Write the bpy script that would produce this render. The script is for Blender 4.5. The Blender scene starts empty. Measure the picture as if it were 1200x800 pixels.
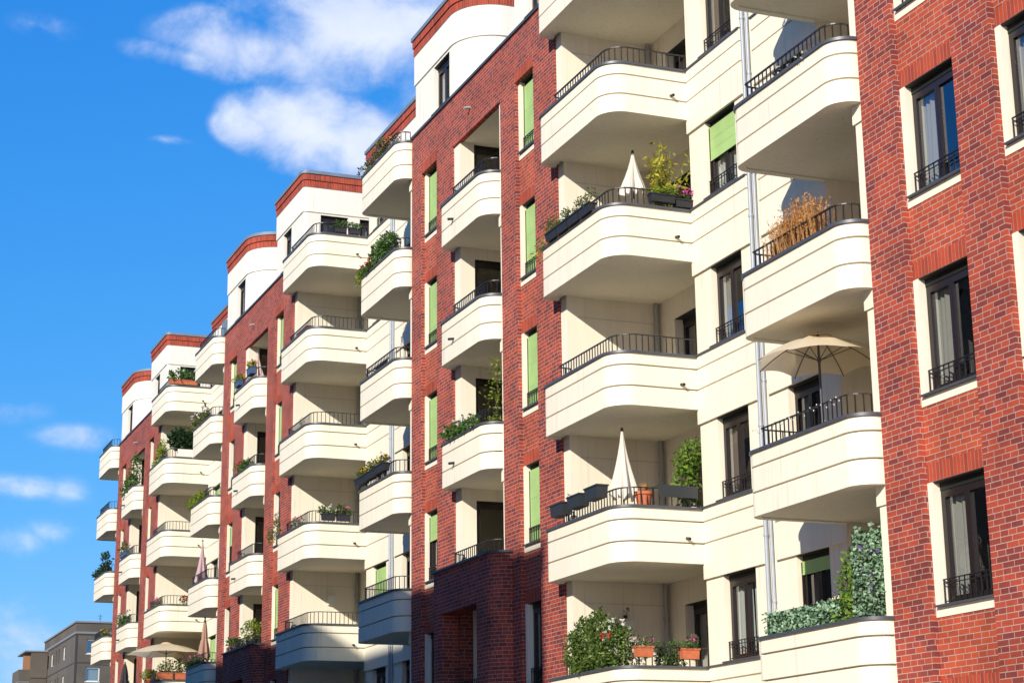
import bpy, bmesh, math, random
from math import pi, sin, cos, radians
from mathutils import Vector, Matrix

SC = bpy.context.scene
COL = SC.collection
P = 21.40693          # width of one building of the row
FLOORS = 3.0          # storey height; balcony cap of storey k lies at z = 3k
GROUND = -4.5

# ------------------------------------------------------------------ materials
def mat(name):
    m = bpy.data.materials.new(name); m.use_nodes = True
    nt = m.node_tree; b = nt.nodes['Principled BSDF']
    return m, nt, b

def N(nt, t, **kw):
    n = nt.nodes.new(t)
    for k, v in kw.items():
        if k in n.inputs.keys() if hasattr(n.inputs, 'keys') else False: n.inputs[k].default_value = v
        else: setattr(n, k, v)
    return n

def simple(name, col, rough=.6, metal=0., spec=.5, noise=0., nscale=3., bump=0., bscale=60.):
    m, nt, b = mat(name)
    b.inputs['Base Color'].default_value = (*col, 1); b.inputs['Roughness'].default_value = rough
    b.inputs['Metallic'].default_value = metal; b.inputs['Specular IOR Level'].default_value = spec
    L = nt.links
    if noise or bump:
        tc = nt.nodes.new('ShaderNodeNewGeometry')
    if noise:
        n = nt.nodes.new('ShaderNodeTexNoise'); n.inputs['Scale'].default_value = nscale; n.inputs['Detail'].default_value = 6
        n.inputs['Roughness'].default_value = .65
        L.new(tc.outputs['Position'], n.inputs['Vector'])
        r = nt.nodes.new('ShaderNodeMapRange'); r.inputs[1].default_value = .3; r.inputs[2].default_value = .7
        r.inputs[3].default_value = 1 - noise; r.inputs[4].default_value = 1 + noise
        L.new(n.outputs['Fac'], r.inputs[0])
        mx = nt.nodes.new('ShaderNodeVectorMath'); mx.operation = 'SCALE'; mx.inputs[0].default_value = col
        L.new(r.outputs[0], mx.inputs['Scale']); L.new(mx.outputs[0], b.inputs['Base Color'])
    if bump:
        n2 = nt.nodes.new('ShaderNodeTexNoise'); n2.inputs['Scale'].default_value = bscale; n2.inputs['Detail'].default_value = 3
        L.new(tc.outputs['Position'], n2.inputs['Vector'])
        bp = nt.nodes.new('ShaderNodeBump'); bp.inputs['Strength'].default_value = bump; bp.inputs['Distance'].default_value = .01
        L.new(n2.outputs['Fac'], bp.inputs['Height']); L.new(bp.outputs[0], b.inputs['Normal'])
    return m

def plaster(name, col):
    m, nt, b = mat(name); L = nt.links
    b.inputs['Roughness'].default_value = .9; b.inputs['Specular IOR Level'].default_value = .25
    g = nt.nodes.new('ShaderNodeNewGeometry')
    n = nt.nodes.new('ShaderNodeTexNoise'); n.inputs['Scale'].default_value = 1.1; n.inputs['Detail'].default_value = 8; n.inputs['Roughness'].default_value = .6
    L.new(g.outputs['Position'], n.inputs['Vector'])
    # faint vertical rain streaks
    mp = nt.nodes.new('ShaderNodeMapping'); mp.inputs['Scale'].default_value = (9, 9, .35)
    L.new(g.outputs['Position'], mp.inputs['Vector'])
    n2 = nt.nodes.new('ShaderNodeTexNoise'); n2.inputs['Scale'].default_value = 1; n2.inputs['Detail'].default_value = 5
    L.new(mp.outputs[0], n2.inputs['Vector'])
    ad = nt.nodes.new('ShaderNodeMath'); ad.operation = 'ADD'; L.new(n.outputs['Fac'], ad.inputs[0]); L.new(n2.outputs['Fac'], ad.inputs[1])
    r = nt.nodes.new('ShaderNodeMapRange'); r.inputs[1].default_value = .65; r.inputs[2].default_value = 1.3
    r.inputs[3].default_value = .93; r.inputs[4].default_value = 1.03; L.new(ad.outputs[0], r.inputs[0])
    mq = nt.nodes.new('ShaderNodeMapping'); mq.inputs['Scale'].default_value = (14, 14, .55); mq.inputs['Location'].default_value = (3, 9, 2)
    L.new(g.outputs['Position'], mq.inputs['Vector'])
    n6 = nt.nodes.new('ShaderNodeTexNoise'); n6.inputs['Scale'].default_value = 1; n6.inputs['Detail'].default_value = 3; L.new(mq.outputs[0], n6.inputs['Vector'])
    r6 = nt.nodes.new('ShaderNodeMapRange'); r6.inputs[1].default_value = .60; r6.inputs[2].default_value = .74; r6.inputs[3].default_value = 1; r6.inputs[4].default_value = .84
    L.new(n6.outputs['Fac'], r6.inputs[0])
    m6 = nt.nodes.new('ShaderNodeMath'); m6.operation = 'MULTIPLY'; L.new(r.outputs[0], m6.inputs[0]); L.new(r6.outputs[0], m6.inputs[1])
    s = nt.nodes.new('ShaderNodeVectorMath'); s.operation = 'SCALE'; s.inputs[0].default_value = col; L.new(m6.outputs[0], s.inputs['Scale'])
    L.new(s.outputs[0], b.inputs['Base Color'])
    n3 = nt.nodes.new('ShaderNodeTexNoise'); n3.inputs['Scale'].default_value = 90; n3.inputs['Detail'].default_value = 2
    L.new(g.outputs['Position'], n3.inputs['Vector'])
    bp = nt.nodes.new('ShaderNodeBump'); bp.inputs['Strength'].default_value = .25; bp.inputs['Distance'].default_value = .006
    L.new(n3.outputs['Fac'], bp.inputs['Height']); L.new(bp.outputs[0], b.inputs['Normal'])
    return m

def brick(name, c1, c2, cm, bias=0., soldier=False, bw=.25, bh=.0833):
    m, nt, b = mat(name); L = nt.links
    b.inputs['Roughness'].default_value = .85; b.inputs['Specular IOR Level'].default_value = .25
    tc = nt.nodes.new('ShaderNodeNewGeometry')
    sp = nt.nodes.new('ShaderNodeSeparateXYZ'); L.new(tc.outputs['Position'], sp.inputs[0])
    ad = nt.nodes.new('ShaderNodeMath'); ad.operation = 'ADD'; L.new(sp.outputs['X'], ad.inputs[0]); L.new(sp.outputs['Y'], ad.inputs[1])
    cb = nt.nodes.new('ShaderNodeCombineXYZ')
    if soldier:
        if soldier == 'lintel':
            oc = nt.nodes.new('ShaderNodeTexCoord'); so_ = nt.nodes.new('ShaderNodeSeparateXYZ'); L.new(oc.outputs['Object'], so_.inputs[0]); zsrc = so_.outputs['Z']; z00 = 1.733
        else: zsrc = sp.outputs['Z']; z00 = 17.30
        zz = nt.nodes.new('ShaderNodeMath'); zz.operation = 'SUBTRACT'; zz.inputs[1].default_value = z00 - bw * 8; L.new(zsrc, zz.inputs[0])
        L.new(zz.outputs[0], cb.inputs[0]); L.new(ad.outputs[0], cb.inputs[1])
    else:
        L.new(ad.outputs[0], cb.inputs[0]); L.new(sp.outputs['Z'], cb.inputs[1])
    t = nt.nodes.new('ShaderNodeTexBrick')
    t.offset = .0 if soldier else .5; t.offset_frequency = 2; t.squash = 1. if soldier else .7; t.squash_frequency = 3
    if soldier: t.squash = 1.
    t.inputs['Color1'].default_value = (*c1, 1); t.inputs['Color2'].default_value = (*c2, 1); t.inputs['Mortar'].default_value = (*cm, 1)
    t.inputs['Scale'].default_value = 1; t.inputs['Mortar Size'].default_value = .0060; t.inputs['Mortar Smooth'].default_value = .15
    t.inputs['Bias'].default_value = bias; t.inputs['Brick Width'].default_value = bw; t.inputs['Row Height'].default_value = bh
    L.new(cb.outputs[0], t.inputs['Vector'])
    # weathering over several bricks and grain inside them
    n = nt.nodes.new('ShaderNodeTexNoise'); n.inputs['Scale'].default_value = .8; n.inputs['Detail'].default_value = 9; n.inputs['Roughness'].default_value = .7
    L.new(tc.outputs['Position'], n.inputs['Vector'])
    r = nt.nodes.new('ShaderNodeMapRange'); r.inputs[1].default_value = .3; r.inputs[2].default_value = .72; r.inputs[3].default_value = .70; r.inputs[4].default_value = 1.22
    L.new(n.outputs['Fac'], r.inputs[0])
    s = nt.nodes.new('ShaderNodeVectorMath'); s.operation = 'SCALE'; L.new(t.outputs['Color'], s.inputs[0]); L.new(r.outputs[0], s.inputs['Scale'])
    n5 = nt.nodes.new('ShaderNodeTexNoise'); n5.inputs['Scale'].default_value = .45; n5.inputs['Detail'].default_value = 10; n5.inputs['Roughness'].default_value = .75; n5.inputs['Distortion'].default_value = .6
    mo = nt.nodes.new('ShaderNodeMapping'); mo.inputs['Location'].default_value = (13, 7, 3); L.new(tc.outputs['Position'], mo.inputs['Vector']); L.new(mo.outputs[0], n5.inputs['Vector'])
    r5 = nt.nodes.new('ShaderNodeMapRange'); r5.inputs[1].default_value = .56; r5.inputs[2].default_value = .80; r5.inputs[3].default_value = 0; r5.inputs[4].default_value = .22
    L.new(n5.outputs['Fac'], r5.inputs[0])
    m5 = nt.nodes.new('ShaderNodeMix'); m5.data_type = 'RGBA'; L.new(r5.outputs[0], m5.inputs[0]); L.new(s.outputs[0], m5.inputs[6]); m5.inputs[7].default_value = (.40, .17, .13, 1)
    L.new(m5.outputs[2], b.inputs['Base Color'])
    bp = nt.nodes.new('ShaderNodeBump'); bp.inputs['Strength'].default_value = .6; bp.inputs['Distance'].default_value = .008; bp.invert = True
    L.new(t.outputs['Fac'], bp.inputs['Height']); L.new(bp.outputs[0], b.inputs['Normal'])
    return m

def leafmat(name, dark, light, trans=.25, scale=7.):
    m, nt, b = mat(name); L = nt.links
    g = nt.nodes.new('ShaderNodeNewGeometry')
    n = nt.nodes.new('ShaderNodeTexNoise'); n.inputs['Scale'].default_value = scale; n.inputs['Detail'].default_value = 4
    L.new(g.outputs['Position'], n.inputs['Vector'])
    ad = nt.nodes.new('ShaderNodeMath'); ad.operation = 'MULTIPLY_ADD'; ad.inputs[1].default_value = .55; L.new(g.outputs['Random Per Island'], ad.inputs[0])
    ms = nt.nodes.new('ShaderNodeMath'); ms.operation = 'MULTIPLY'; ms.inputs[1].default_value = .6; L.new(n.outputs['Fac'], ms.inputs[0])
    L.new(ms.outputs[0], ad.inputs[2])
    cr = nt.nodes.new('ShaderNodeValToRGB'); e = cr.color_ramp.elements
    e[0].position = .2; e[0].color = (*dark, 1); e[1].position = .85; e[1].color = (*light, 1)
    L.new(ad.outputs[0], cr.inputs[0]); L.new(cr.outputs[0], b.inputs['Base Color'])
    b.inputs['Roughness'].default_value = .5; b.inputs['Specular IOR Level'].default_value = .35
    tr = nt.nodes.new('ShaderNodeBsdfTranslucent'); L.new(cr.outputs[0], tr.inputs['Color'])
    mx = nt.nodes.new('ShaderNodeMixShader'); mx.inputs[0].default_value = trans
    L.new(b.outputs[0], mx.inputs[1]); L.new(tr.outputs[0], mx.inputs[2])
    L.new(mx.outputs[0], nt.nodes['Material Output'].inputs['Surface'])
    return m

def fabric(name, col, trans=.35):
    m, nt, b = mat(name); L = nt.links
    b.inputs['Base Color'].default_value = (*col, 1); b.inputs['Roughness'].default_value = .9; b.inputs['Specular IOR Level'].default_value = .1
    tr = nt.nodes.new('ShaderNodeBsdfTranslucent'); tr.inputs['Color'].default_value = (*col, 1)
    mx = nt.nodes.new('ShaderNodeMixShader'); mx.inputs[0].default_value = trans
    L.new(b.outputs[0], mx.inputs[1]); L.new(tr.outputs[0], mx.inputs[2])
    L.new(mx.outputs[0], nt.nodes['Material Output'].inputs['Surface'])
    return m

def glass(name):
    m, nt, b = mat(name); L = nt.links; nt.nodes.remove(b)
    gl = nt.nodes.new('ShaderNodeBsdfGlossy'); gl.inputs['Roughness'].default_value = .01; gl.inputs['Color'].default_value = (.95, .97, 1, 1)
    tr = nt.nodes.new('ShaderNodeBsdfTransparent'); tr.inputs['Color'].default_value = (.80, .84, .82, 1)
    g = nt.nodes.new('ShaderNodeNewGeometry')
    n = nt.nodes.new('ShaderNodeTexNoise'); n.inputs['Scale'].default_value = 1.3; L.new(g.outputs['Position'], n.inputs['Vector'])
    bp = nt.nodes.new('ShaderNodeBump'); bp.inputs['Strength'].default_value = .06; bp.inputs['Distance'].default_value = .05
    L.new(n.outputs['Fac'], bp.inputs['Height']); L.new(bp.outputs[0], gl.inputs['Normal'])
    # reflection of a double pane by angle, the same from both sides
    dp = nt.nodes.new('ShaderNodeVectorMath'); dp.operation = 'DOT_PRODUCT'; L.new(g.outputs['Normal'], dp.inputs[0]); L.new(g.outputs['Incoming'], dp.inputs[1])
    ab = nt.nodes.new('ShaderNodeMath'); ab.operation = 'ABSOLUTE'; L.new(dp.outputs['Value'], ab.inputs[0])
    om = nt.nodes.new('ShaderNodeMath'); om.operation = 'SUBTRACT'; om.inputs[0].default_value = 1; L.new(ab.outputs[0], om.inputs[1])
    pw = nt.nodes.new('ShaderNodeMath'); pw.operation = 'POWER'; pw.inputs[1].default_value = 4; L.new(om.outputs[0], pw.inputs[0])
    fr = nt.nodes.new('ShaderNodeMath'); fr.operation = 'MULTIPLY_ADD'; fr.inputs[1].default_value = .84; fr.inputs[2].default_value = .16; L.new(pw.outputs[0], fr.inputs[0])
    mx = nt.nodes.new('ShaderNodeMixShader')
    L.new(fr.outputs[0], mx.inputs[0]); L.new(tr.outputs[0], mx.inputs[1]); L.new(gl.outputs[0], mx.inputs[2])
    L.new(mx.outputs[0], nt.nodes['Material Output'].inputs['Surface'])
    return m

CREAM = (.79, .725, .575)
M = {
 'plaster': plaster('plaster_cream', CREAM),
 'white': plaster('plaster_white', (.76, .72, .62)),
 'brick': brick('brick_pier', (.395, .064, .031), (.155, .034, .032), (.45, .31, .26), bias=-.08),
 'panel': brick('brick_panel', (.445, .076, .031), (.22, .043, .028), (.45, .31, .26), bias=-.22),
 'soldier': brick('brick_soldier', (.43, .062, .025), (.20, .035, .024), (.34, .20, .16), bias=-.3, soldier='lintel', bw=.266, bh=.0833),
 'cornice': brick('brick_cornice', (.43, .062, .025), (.20, .035, .024), (.34, .20, .16), bias=-.2, soldier='cornice', bw=.2225, bh=.0833),
 'rail': simple('railing_paint', (.018, .014, .013), .4),
 'cap': simple('cap_sheet', (.085, .09, .10), .45, .3, noise=.15, nscale=2),
 'coping': simple('coping_zinc', (.16, .20, .24), .6, .1, noise=.15, nscale=1.5),
 'dark': simple('frame_brown', (.018, .012, .011), .35),
 'blindbox_shadow': simple('blind_box_shadow_lid', (.010, .011, .008), .6),  # blind box colour; its black also paints the shadow under window heads
 'glass': glass('window_glass'),
 'blind': simple('green_blind', (.33, .49, .17), .8, noise=.12, nscale=1.6, bump=.3, bscale=25),
 'curtain_grey': fabric('curtain_grey', (.46, .42, .38), .3),
 'curtain_white': fabric('curtain_white', (.75, .73, .68), .35),
 'curtain_brown': fabric('curtain_brown', (.30, .22, .18), .3),
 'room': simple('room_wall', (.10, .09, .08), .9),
 'pipe': simple('pipe_zinc', (.34, .37, .41), .5, .1, noise=.1),
 'pipe_grey': simple('pipe_grey', (.34, .35, .31), .5),
 'leaf': leafmat('leaf_green', (.018, .055, .010), (.10, .20, .03)),
 'hedge': leafmat('leaf_hedge', (.014, .040, .008), (.15, .22, .035), .2, 11),
 'leaf_dark': leafmat('leaf_dark', (.008, .022, .008), (.03, .07, .02), .15),
 'leaf_bright': leafmat('leaf_bright', (.03, .08, .010), (.24, .38, .05), .35, 8),
 'leaf_lime': leafmat('leaf_lime', (.08, .14, .012), (.30, .36, .03), .35),
 'leaf_yellow': leafmat('leaf_yellow', (.20, .20, .02), (.55, .48, .06), .35),
 'leaf_silver': leafmat('leaf_silver', (.035, .10, .04), (.44, .62, .40), .3, 14),
 'leaf_olive': leafmat('leaf_olive', (.05, .06, .015), (.17, .19, .05), .25),
 'reed': leafmat('dry_reed', (.34, .13, .03), (.66, .36, .12), .3),
 'pink': leafmat('petal_pink', (.50, .03, .22), (.78, .14, .46), .3),
 'red': leafmat('petal_red', (.50, .012, .012), (.72, .05, .04), .3),
 'whiteflower': leafmat('petal_white', (.62, .50, .42), (.85, .82, .76), .3),
 'yellowflower': leafmat('petal_yellow', (.55, .36, .01), (.8, .58, .02), .3),
 'orangeflower': leafmat('petal_orange', (.60, .17, .03), (.72, .33, .08), .3),
 'violet': leafmat('petal_violet', (.12, .04, .30), (.28, .12, .55), .3),
 'stem': simple('stem', (.10, .075, .035), .8),
 'box_dark': simple('planter_plastic_dark', (.020, .020, .024), .55, noise=.15, nscale=5),
 'box_blue': simple('planter_blue', (.06, .10, .17), .5),
 'box_white': simple('planter_white', (.7, .68, .62), .5),
 'terra': simple('terracotta', (.46, .125, .05), .8, noise=.18, nscale=9),
 'soil': simple('soil', (.03, .02, .012), .95),
 'fab_white': fabric('parasol_white', (.80, .75, .66), .3),
 'fab_cream': fabric('parasol_cream', (.84, .70, .49), .45),
 'fab_pink': fabric('parasol_pink', (.62, .42, .44), .25),
 'fab_rose': fabric('parasol_rose', (.72, .54, .48), .25),
 'fab_tan': fabric('parasol_tan', (.50, .30, .22), .25),
 'fab_dark': fabric('parasol_dark', (.05, .045, .05), .1),
 'wood': simple('wood', (.30, .14, .06), .6, noise=.25, nscale=12),
 'brown': simple('brown_chest', (.16, .06, .04), .6),
 'pole': simple('pole', (.05, .045, .045), .4),
 'screen_white': simple('screen_white', (.72, .68, .60), .8),
 'table_grey': simple('table_grey', (.030, .033, .037), .4),
 'concrete': simple('grey_concrete', (.098, .082, .062), .9, noise=.2, nscale=.35, bump=.2, bscale=6),
 'concrete_dark': simple('grey_joint', (.04, .038, .036), .9),
 'concrete_light': simple('grey_band', (.19, .185, .175), .9),
 'asphalt': simple('asphalt', (.055, .054, .052), .9, noise=.2, nscale=1.5, bump=.3, bscale=40),
 'paving': simple('paving', (.46, .39, .28), .85, noise=.15, nscale=1.2),
 'kerb': simple('kerb_stone', (.33, .32, .30), .85, noise=.1),
 'roadpaint': simple('road_paint', (.75, .75, .72), .7),
 'opp': plaster('plaster_opposite', (.15, .13, .09)),
 'joint': plaster('plaster_joint', (.60, .54, .44)),
 'lamp': simple('lamp_opal', (.8, .78, .72), .4),
}

# ------------------------------------------------------------------ mesh helpers
class MB:
    def __init__(s): s.v = []; s.f = []
    def add(s, vs, fs):
        o = len(s.v); s.v += [tuple(x) for x in vs]; s.f += [tuple(i + o for i in f) for f in fs]; return s
    def box(s, x0, x1, y0, y1, z0, z1):
        if x0 > x1: x0, x1 = x1, x0
        if y0 > y1: y0, y1 = y1, y0
        v = [(x, y, z) for z in (z0, z1) for y in (y0, y1) for x in (x0, x1)]
        return s.add(v, [(0, 2, 3, 1), (4, 5, 7, 6), (0, 1, 5, 4), (2, 6, 7, 3), (0, 4, 6, 2), (1, 3, 7, 5)])
    def quad(s, a, b, c, d): return s.add([a, b, c, d], [(0, 1, 2, 3)])
    def prism(s, poly, z0, z1):
        n = len(poly)
        v = [(x, y, z0) for x, y in poly] + [(x, y, z1) for x, y in poly]
        return s.add(v, [tuple(range(n))[::-1], tuple(range(n, 2 * n))] + [(i, (i + 1) % n, n + (i + 1) % n, n + i) for i in range(n)])
    def tube(s, p0, p1, r0, r1=None, n=8, cap=True):
        r1 = r0 if r1 is None else r1
        p0 = Vector(p0); p1 = Vector(p1); d = (p1 - p0).normalized()
        a = d.orthogonal().normalized(); b = d.cross(a)
        v = [p + (a * cos(2 * pi * i / n) + b * sin(2 * pi * i / n)) * r for p, r in ((p0, r0), (p1, r1)) for i in range(n)]
        f = [(i, (i + 1) % n, n + (i + 1) % n, n + i) for i in range(n)]
        if cap: f += [tuple(range(n))[::-1], tuple(range(n, 2 * n))]
        return s.add(v, f)
    def lathe(s, prof, n=20, c=(0, 0), wob=None):
        v = []
        for j, (r, z) in enumerate(prof):
            for i in range(n):
                a = 2 * pi * i / n; rr = r * (wob(a, j) if wob else 1)
                v.append((c[0] + rr * cos(a), c[1] + rr * sin(a), z))
        f = [(j * n + i, j * n + (i + 1) % n, (j + 1) * n + (i + 1) % n, (j + 1) * n + i) for j in range(len(prof) - 1) for i in range(n)]
        return s.add(v, f)
    def sweep(s, path, prof, closed=True):
        # path: list of (x, y); prof: list of (outward offset, z); outward is left of the path
        rings = []
        offs = normals(path)
        for (x, y), (nx, ny) in zip(path, offs):
            rings.append([(x + nx * o, y + ny * o, z) for o, z in prof])
        n = len(prof); v = [p for r in rings for p in r]
        f = []
        for j in range(len(rings) - 1):
            for i in range(n if closed else n - 1):
                f.append((j * n + i, (j + 1) * n + i, (j + 1) * n + (i + 1) % n, j * n + (i + 1) % n))
        if closed:
            f.append(tuple(range(n))); f.append(tuple(range((len(rings) - 1) * n, len(rings) * n))[::-1])
        return s.add(v, f)
    def wall(s, a0, a1, z0, z1, holes, n, depth, P=None):
        """front face in the plane y=n with rectangular holes (a0,a1,z0,z1) and reveals of the given depth"""
        P = P or (lambda a, nn, z: (a, nn, z))
        A = sorted(set([a0, a1] + [h[0] for h in holes] + [h[1] for h in holes]))
        Z = sorted(set([z0, z1] + [h[2] for h in holes] + [h[3] for h in holes]))
        A = [a for a in A if a0 <= a <= a1]; Z = [z for z in Z if z0 <= z <= z1]
        for i in range(len(A) - 1):
            for j in range(len(Z) - 1):
                ca = (A[i] + A[i + 1]) / 2; cz = (Z[j] + Z[j + 1]) / 2
                if any(h[0] < ca < h[1] and h[2] < cz < h[3] for h in holes): continue
                s.quad(P(A[i], n, Z[j]), P(A[i + 1], n, Z[j]), P(A[i + 1], n, Z[j + 1]), P(A[i], n, Z[j + 1]))
        for h in holes:
            b0, b1, c0, c1 = h
            for (p, q) in (((b0, c0), (b1, c0)), ((b1, c0), (b1, c1)), ((b1, c1), (b0, c1)), ((b0, c1), (b0, c0))):
                s.quad(P(p[0], n, p[1]), P(q[0], n, q[1]), P(q[0], n - depth, q[1]), P(p[0], n - depth, p[1]))
        return s
    def leaf(s, p, size, rng, up=.3, aspect=.5, droop=.0):
        d = Vector((rng.gauss(0, 1), rng.gauss(0, 1), rng.gauss(up, .8)))
        if d.length < .01: d = Vector((0, 0, 1))
        d.normalize(); w = d.cross(Vector((rng.gauss(0, 1), rng.gauss(0, 1), rng.gauss(0, 1))))
        if w.length < .01: w = d.orthogonal()
        w.normalize(); nn = d.cross(w)
        L = size * rng.uniform(.6, 1.25); W = L * aspect
        p = Vector(p); mid = p + d * L * .45 + nn * L * .08
        return s.add([p, mid + w * W * .5, p + d * L - Vector((0, 0, droop * L)), mid - w * W * .5], [(0, 1, 2), (0, 2, 3)])
    def mesh(s, name, recalc=True, smooth=None):
        me = bpy.data.meshes.new(name); me.from_pydata(s.v, [], s.f)
        if recalc:
            bm = bmesh.new(); bm.from_mesh(me); bmesh.ops.recalc_face_normals(bm, faces=bm.faces); bm.to_mesh(me); bm.free()
        if smooth:
            for p in me.polygons: p.use_smooth = True
            me.set_sharp_from_angle(angle=radians(smooth))
        me.update(); return me

def normals(path):
    n = len(path); out = []
    for i in range(n):
        ds = []
        if i > 0: ds.append((path[i][0] - path[i - 1][0], path[i][1] - path[i - 1][1]))
        if i < n - 1: ds.append((path[i + 1][0] - path[i][0], path[i + 1][1] - path[i][1]))
        ns = []
        for dx, dy in ds:
            l = math.hypot(dx, dy); ns.append((-dy / l, dx / l))
        if len(ns) == 1: out.append(ns[0])
        else:
            mx, my = ns[0][0] + ns[1][0], ns[0][1] + ns[1][1]; l = math.hypot(mx, my); mx /= l; my /= l
            c = max(.3, mx * ns[0][0] + my * ns[0][1]); out.append((mx / c, my / c))
    return out

def offset(path, d):
    return [(x + nx * d, y + ny * d) for (x, y), (nx, ny) in zip(path, normals(path))]

def arc(cx, cy, r, a0, a1, n=8):
    return [(cx + r * cos(radians(a0 + (a1 - a0) * i / n)), cy + r * sin(radians(a0 + (a1 - a0) * i / n))) for i in range(n + 1)]

CACHE = {}
def cached(key, fn):
    if key not in CACHE: CACHE[key] = fn()
    return CACHE[key]

def obj(name, me, material, parent=None, loc=(0, 0, 0), rot=0.):
    if isinstance(me, MB): me = me.mesh(name)
    if material is not None and not me.materials: me.materials.append(M[material])
    o = bpy.data.objects.new(name, me); COL.objects.link(o)
    o.parent = parent; o.location = loc; o.rotation_euler = (0, 0, rot)
    return o

def thing(name, label, cat, loc=(0, 0, 0), group=None, rot=0.):
    o = bpy.data.objects.new(name, None); COL.objects.link(o); o.location = loc; o.rotation_euler = (0, 0, rot)
    o.empty_display_size = .2
    o['label'] = label; o['category'] = cat
    if group: o['group'] = group
    return o

# ------------------------------------------------------------------ windows
def window(parent, x, y, z, w, h, rot=0., reveal=.12, blind=None, curtain='curtain_grey', cover=(.45, .3), rail=True, sill=True,
           surround=None, lintel=False, boxh=.12, name='window', sashes=2, seed=0):
    """origin at the bottom centre of the opening in the wall plane; local y points outwards"""
    def frame():
        b = MB(); f = .055; y1 = -reveal; y0 = -reveal - .07; W = w / 2
        b.box(-W, -W + f, y0, y1, 0, h); b.box(W - f, W, y0, y1, 0, h)
        b.box(-W + f, W - f, y0, y1, 0, f); b.box(-W + f, W - f, y0, y1, h - boxh - f, h - boxh)
        iw = (w - 2 * f) / sashes
        for i in range(sashes):
            a0 = -W + f + i * iw + .004; a1 = -W + f + (i + 1) * iw - .004; s = .052
            z0 = f + .003; z1 = h - boxh - f - .003
            b.box(a0, a0 + s, y0 + .012, y1 + .012, z0, z1); b.box(a1 - s, a1, y0 + .012, y1 + .012, z0, z1)
            b.box(a0 + s, a1 - s, y0 + .012, y1 + .012, z0, z0 + s); b.box(a0 + s, a1 - s, y0 + .012, y1 + .012, z1 - s, z1)
        return b.mesh('window_frame')
    o = obj(name, cached(('fr', w, h, reveal, boxh, sashes), frame), 'dark', parent, (x, y, z), rot)
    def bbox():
        return MB().box(-w / 2 + .003, w / 2 - .003, -reveal - .16, -reveal + .012, h - boxh, h - .016).box(-w / 2 + .003, w / 2 - .003, -reveal - .16, -.006, h - .014, h - .003).mesh('blind_box_shadow_lid')  # blind box, plus a thin black lid painting shadow over the head soffit
    obj('blind_box_shadow_lid', cached(('bb', w, h, reveal, boxh), bbox), 'blindbox_shadow', o)
    def pane():
        b = MB(); f = .055; W = w / 2; iw = (w - 2 * f) / sashes
        for i in range(sashes):
            a0 = -W + f + i * iw + .05; a1 = -W + f + (i + 1) * iw - .05
            b.quad((a1, -reveal - .03, f + .05), (a0, -reveal - .03, f + .05), (a0, -reveal - .03, h - boxh - f - .05), (a1, -reveal - .03, h - boxh - f - .05))
        return b.mesh('pane', recalc=False)
    obj('pane', cached(('pa', w, h, reveal, boxh, sashes), pane), 'glass', o)
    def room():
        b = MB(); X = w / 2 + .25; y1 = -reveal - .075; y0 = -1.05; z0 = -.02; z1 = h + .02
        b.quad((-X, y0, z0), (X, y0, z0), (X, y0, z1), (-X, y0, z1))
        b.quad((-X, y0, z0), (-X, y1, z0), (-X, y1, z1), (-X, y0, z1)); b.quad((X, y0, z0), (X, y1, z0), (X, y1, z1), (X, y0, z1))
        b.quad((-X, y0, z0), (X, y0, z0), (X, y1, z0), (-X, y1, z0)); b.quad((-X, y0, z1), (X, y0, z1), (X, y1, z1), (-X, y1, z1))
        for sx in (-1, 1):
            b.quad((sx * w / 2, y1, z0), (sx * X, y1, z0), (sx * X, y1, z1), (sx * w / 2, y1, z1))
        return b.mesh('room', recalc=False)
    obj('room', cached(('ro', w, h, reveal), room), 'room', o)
    if curtain:
        def cur():
            b = MB(); rng = random.Random(seed * 7 + 3)
            for side, cv in ((1, cover[0]), (-1, cover[1])):
                if cv <= 0: continue
                n = max(6, int(cv * w / .018)); yy = -reveal - .125; zt = h - boxh - .02
                e0 = side * (w / 2 + .03); e1 = side * (w / 2 - cv * w)
                ph = rng.uniform(0, 6); top = []; bot = []
                for i in range(n + 1):
                    t = i / n; a = e0 + (e1 - e0) * t
                    d = .028 * sin(t * cv * w * 55 + ph) + .014 * sin(t * cv * w * 23 + 2 * ph)
                    top.append((a, yy + d * .6, zt)); bot.append((a + .02 * side * sin(t * 9 + ph), yy + d * 1.4, .02))
                m = len(top); b.add(top + bot, [(i, i + 1, m + i + 1, m + i) for i in range(n)])
            return b.mesh('curtain', recalc=False, smooth=60)
        obj('curtain', cached(('cu', w, h, reveal, boxh, cover, seed % 5), cur).copy() if False else cached(('cu', w, h, reveal, boxh, cover, seed % 5, curtain), cur), curtain, o)
    if blind:
        def bl():
            b = MB(); zb = h - boxh - (h - boxh) * blind
            b.box(-w / 2 + .012, w / 2 - .012, -reveal + .03, -reveal + .036, zb, h - boxh + .01)
            b.box(-w / 2 + .01, w / 2 - .01, -reveal + .022, -reveal + .044, zb - .03, zb)
            for q in (.3, .62):
                zq = zb + (h - boxh - zb) * q; b.box(-w / 2 + .012, w / 2 - .012, -reveal + .0362, -reveal + .039, zq - .004, zq + .004)
            return b.mesh('blind')
        obj('guide_rail', cached(('gr', w, h, reveal), lambda: MB().box(-w / 2 + .001, -w / 2 + .02, -reveal + .013, -reveal + .05, .01, h - boxh).mesh('guide_rail')), 'dark', o)
        obj('guide_rail', cached(('gr2', w, h, reveal), lambda: MB().box(w / 2 - .02, w / 2 - .001, -reveal + .013, -reveal + .05, .01, h - boxh).mesh('guide_rail')), 'dark', o)
        obj('blind', cached(('bl', w, h, reveal, boxh, blind), bl), 'blind', o)
    if sill:
        obj('sill', cached(('si', w, reveal), lambda: MB().box(-w / 2 - .04, w / 2 + .05, -reveal + .002, .075, -.03, -.002).mesh('sill')), 'cap', o)
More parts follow.
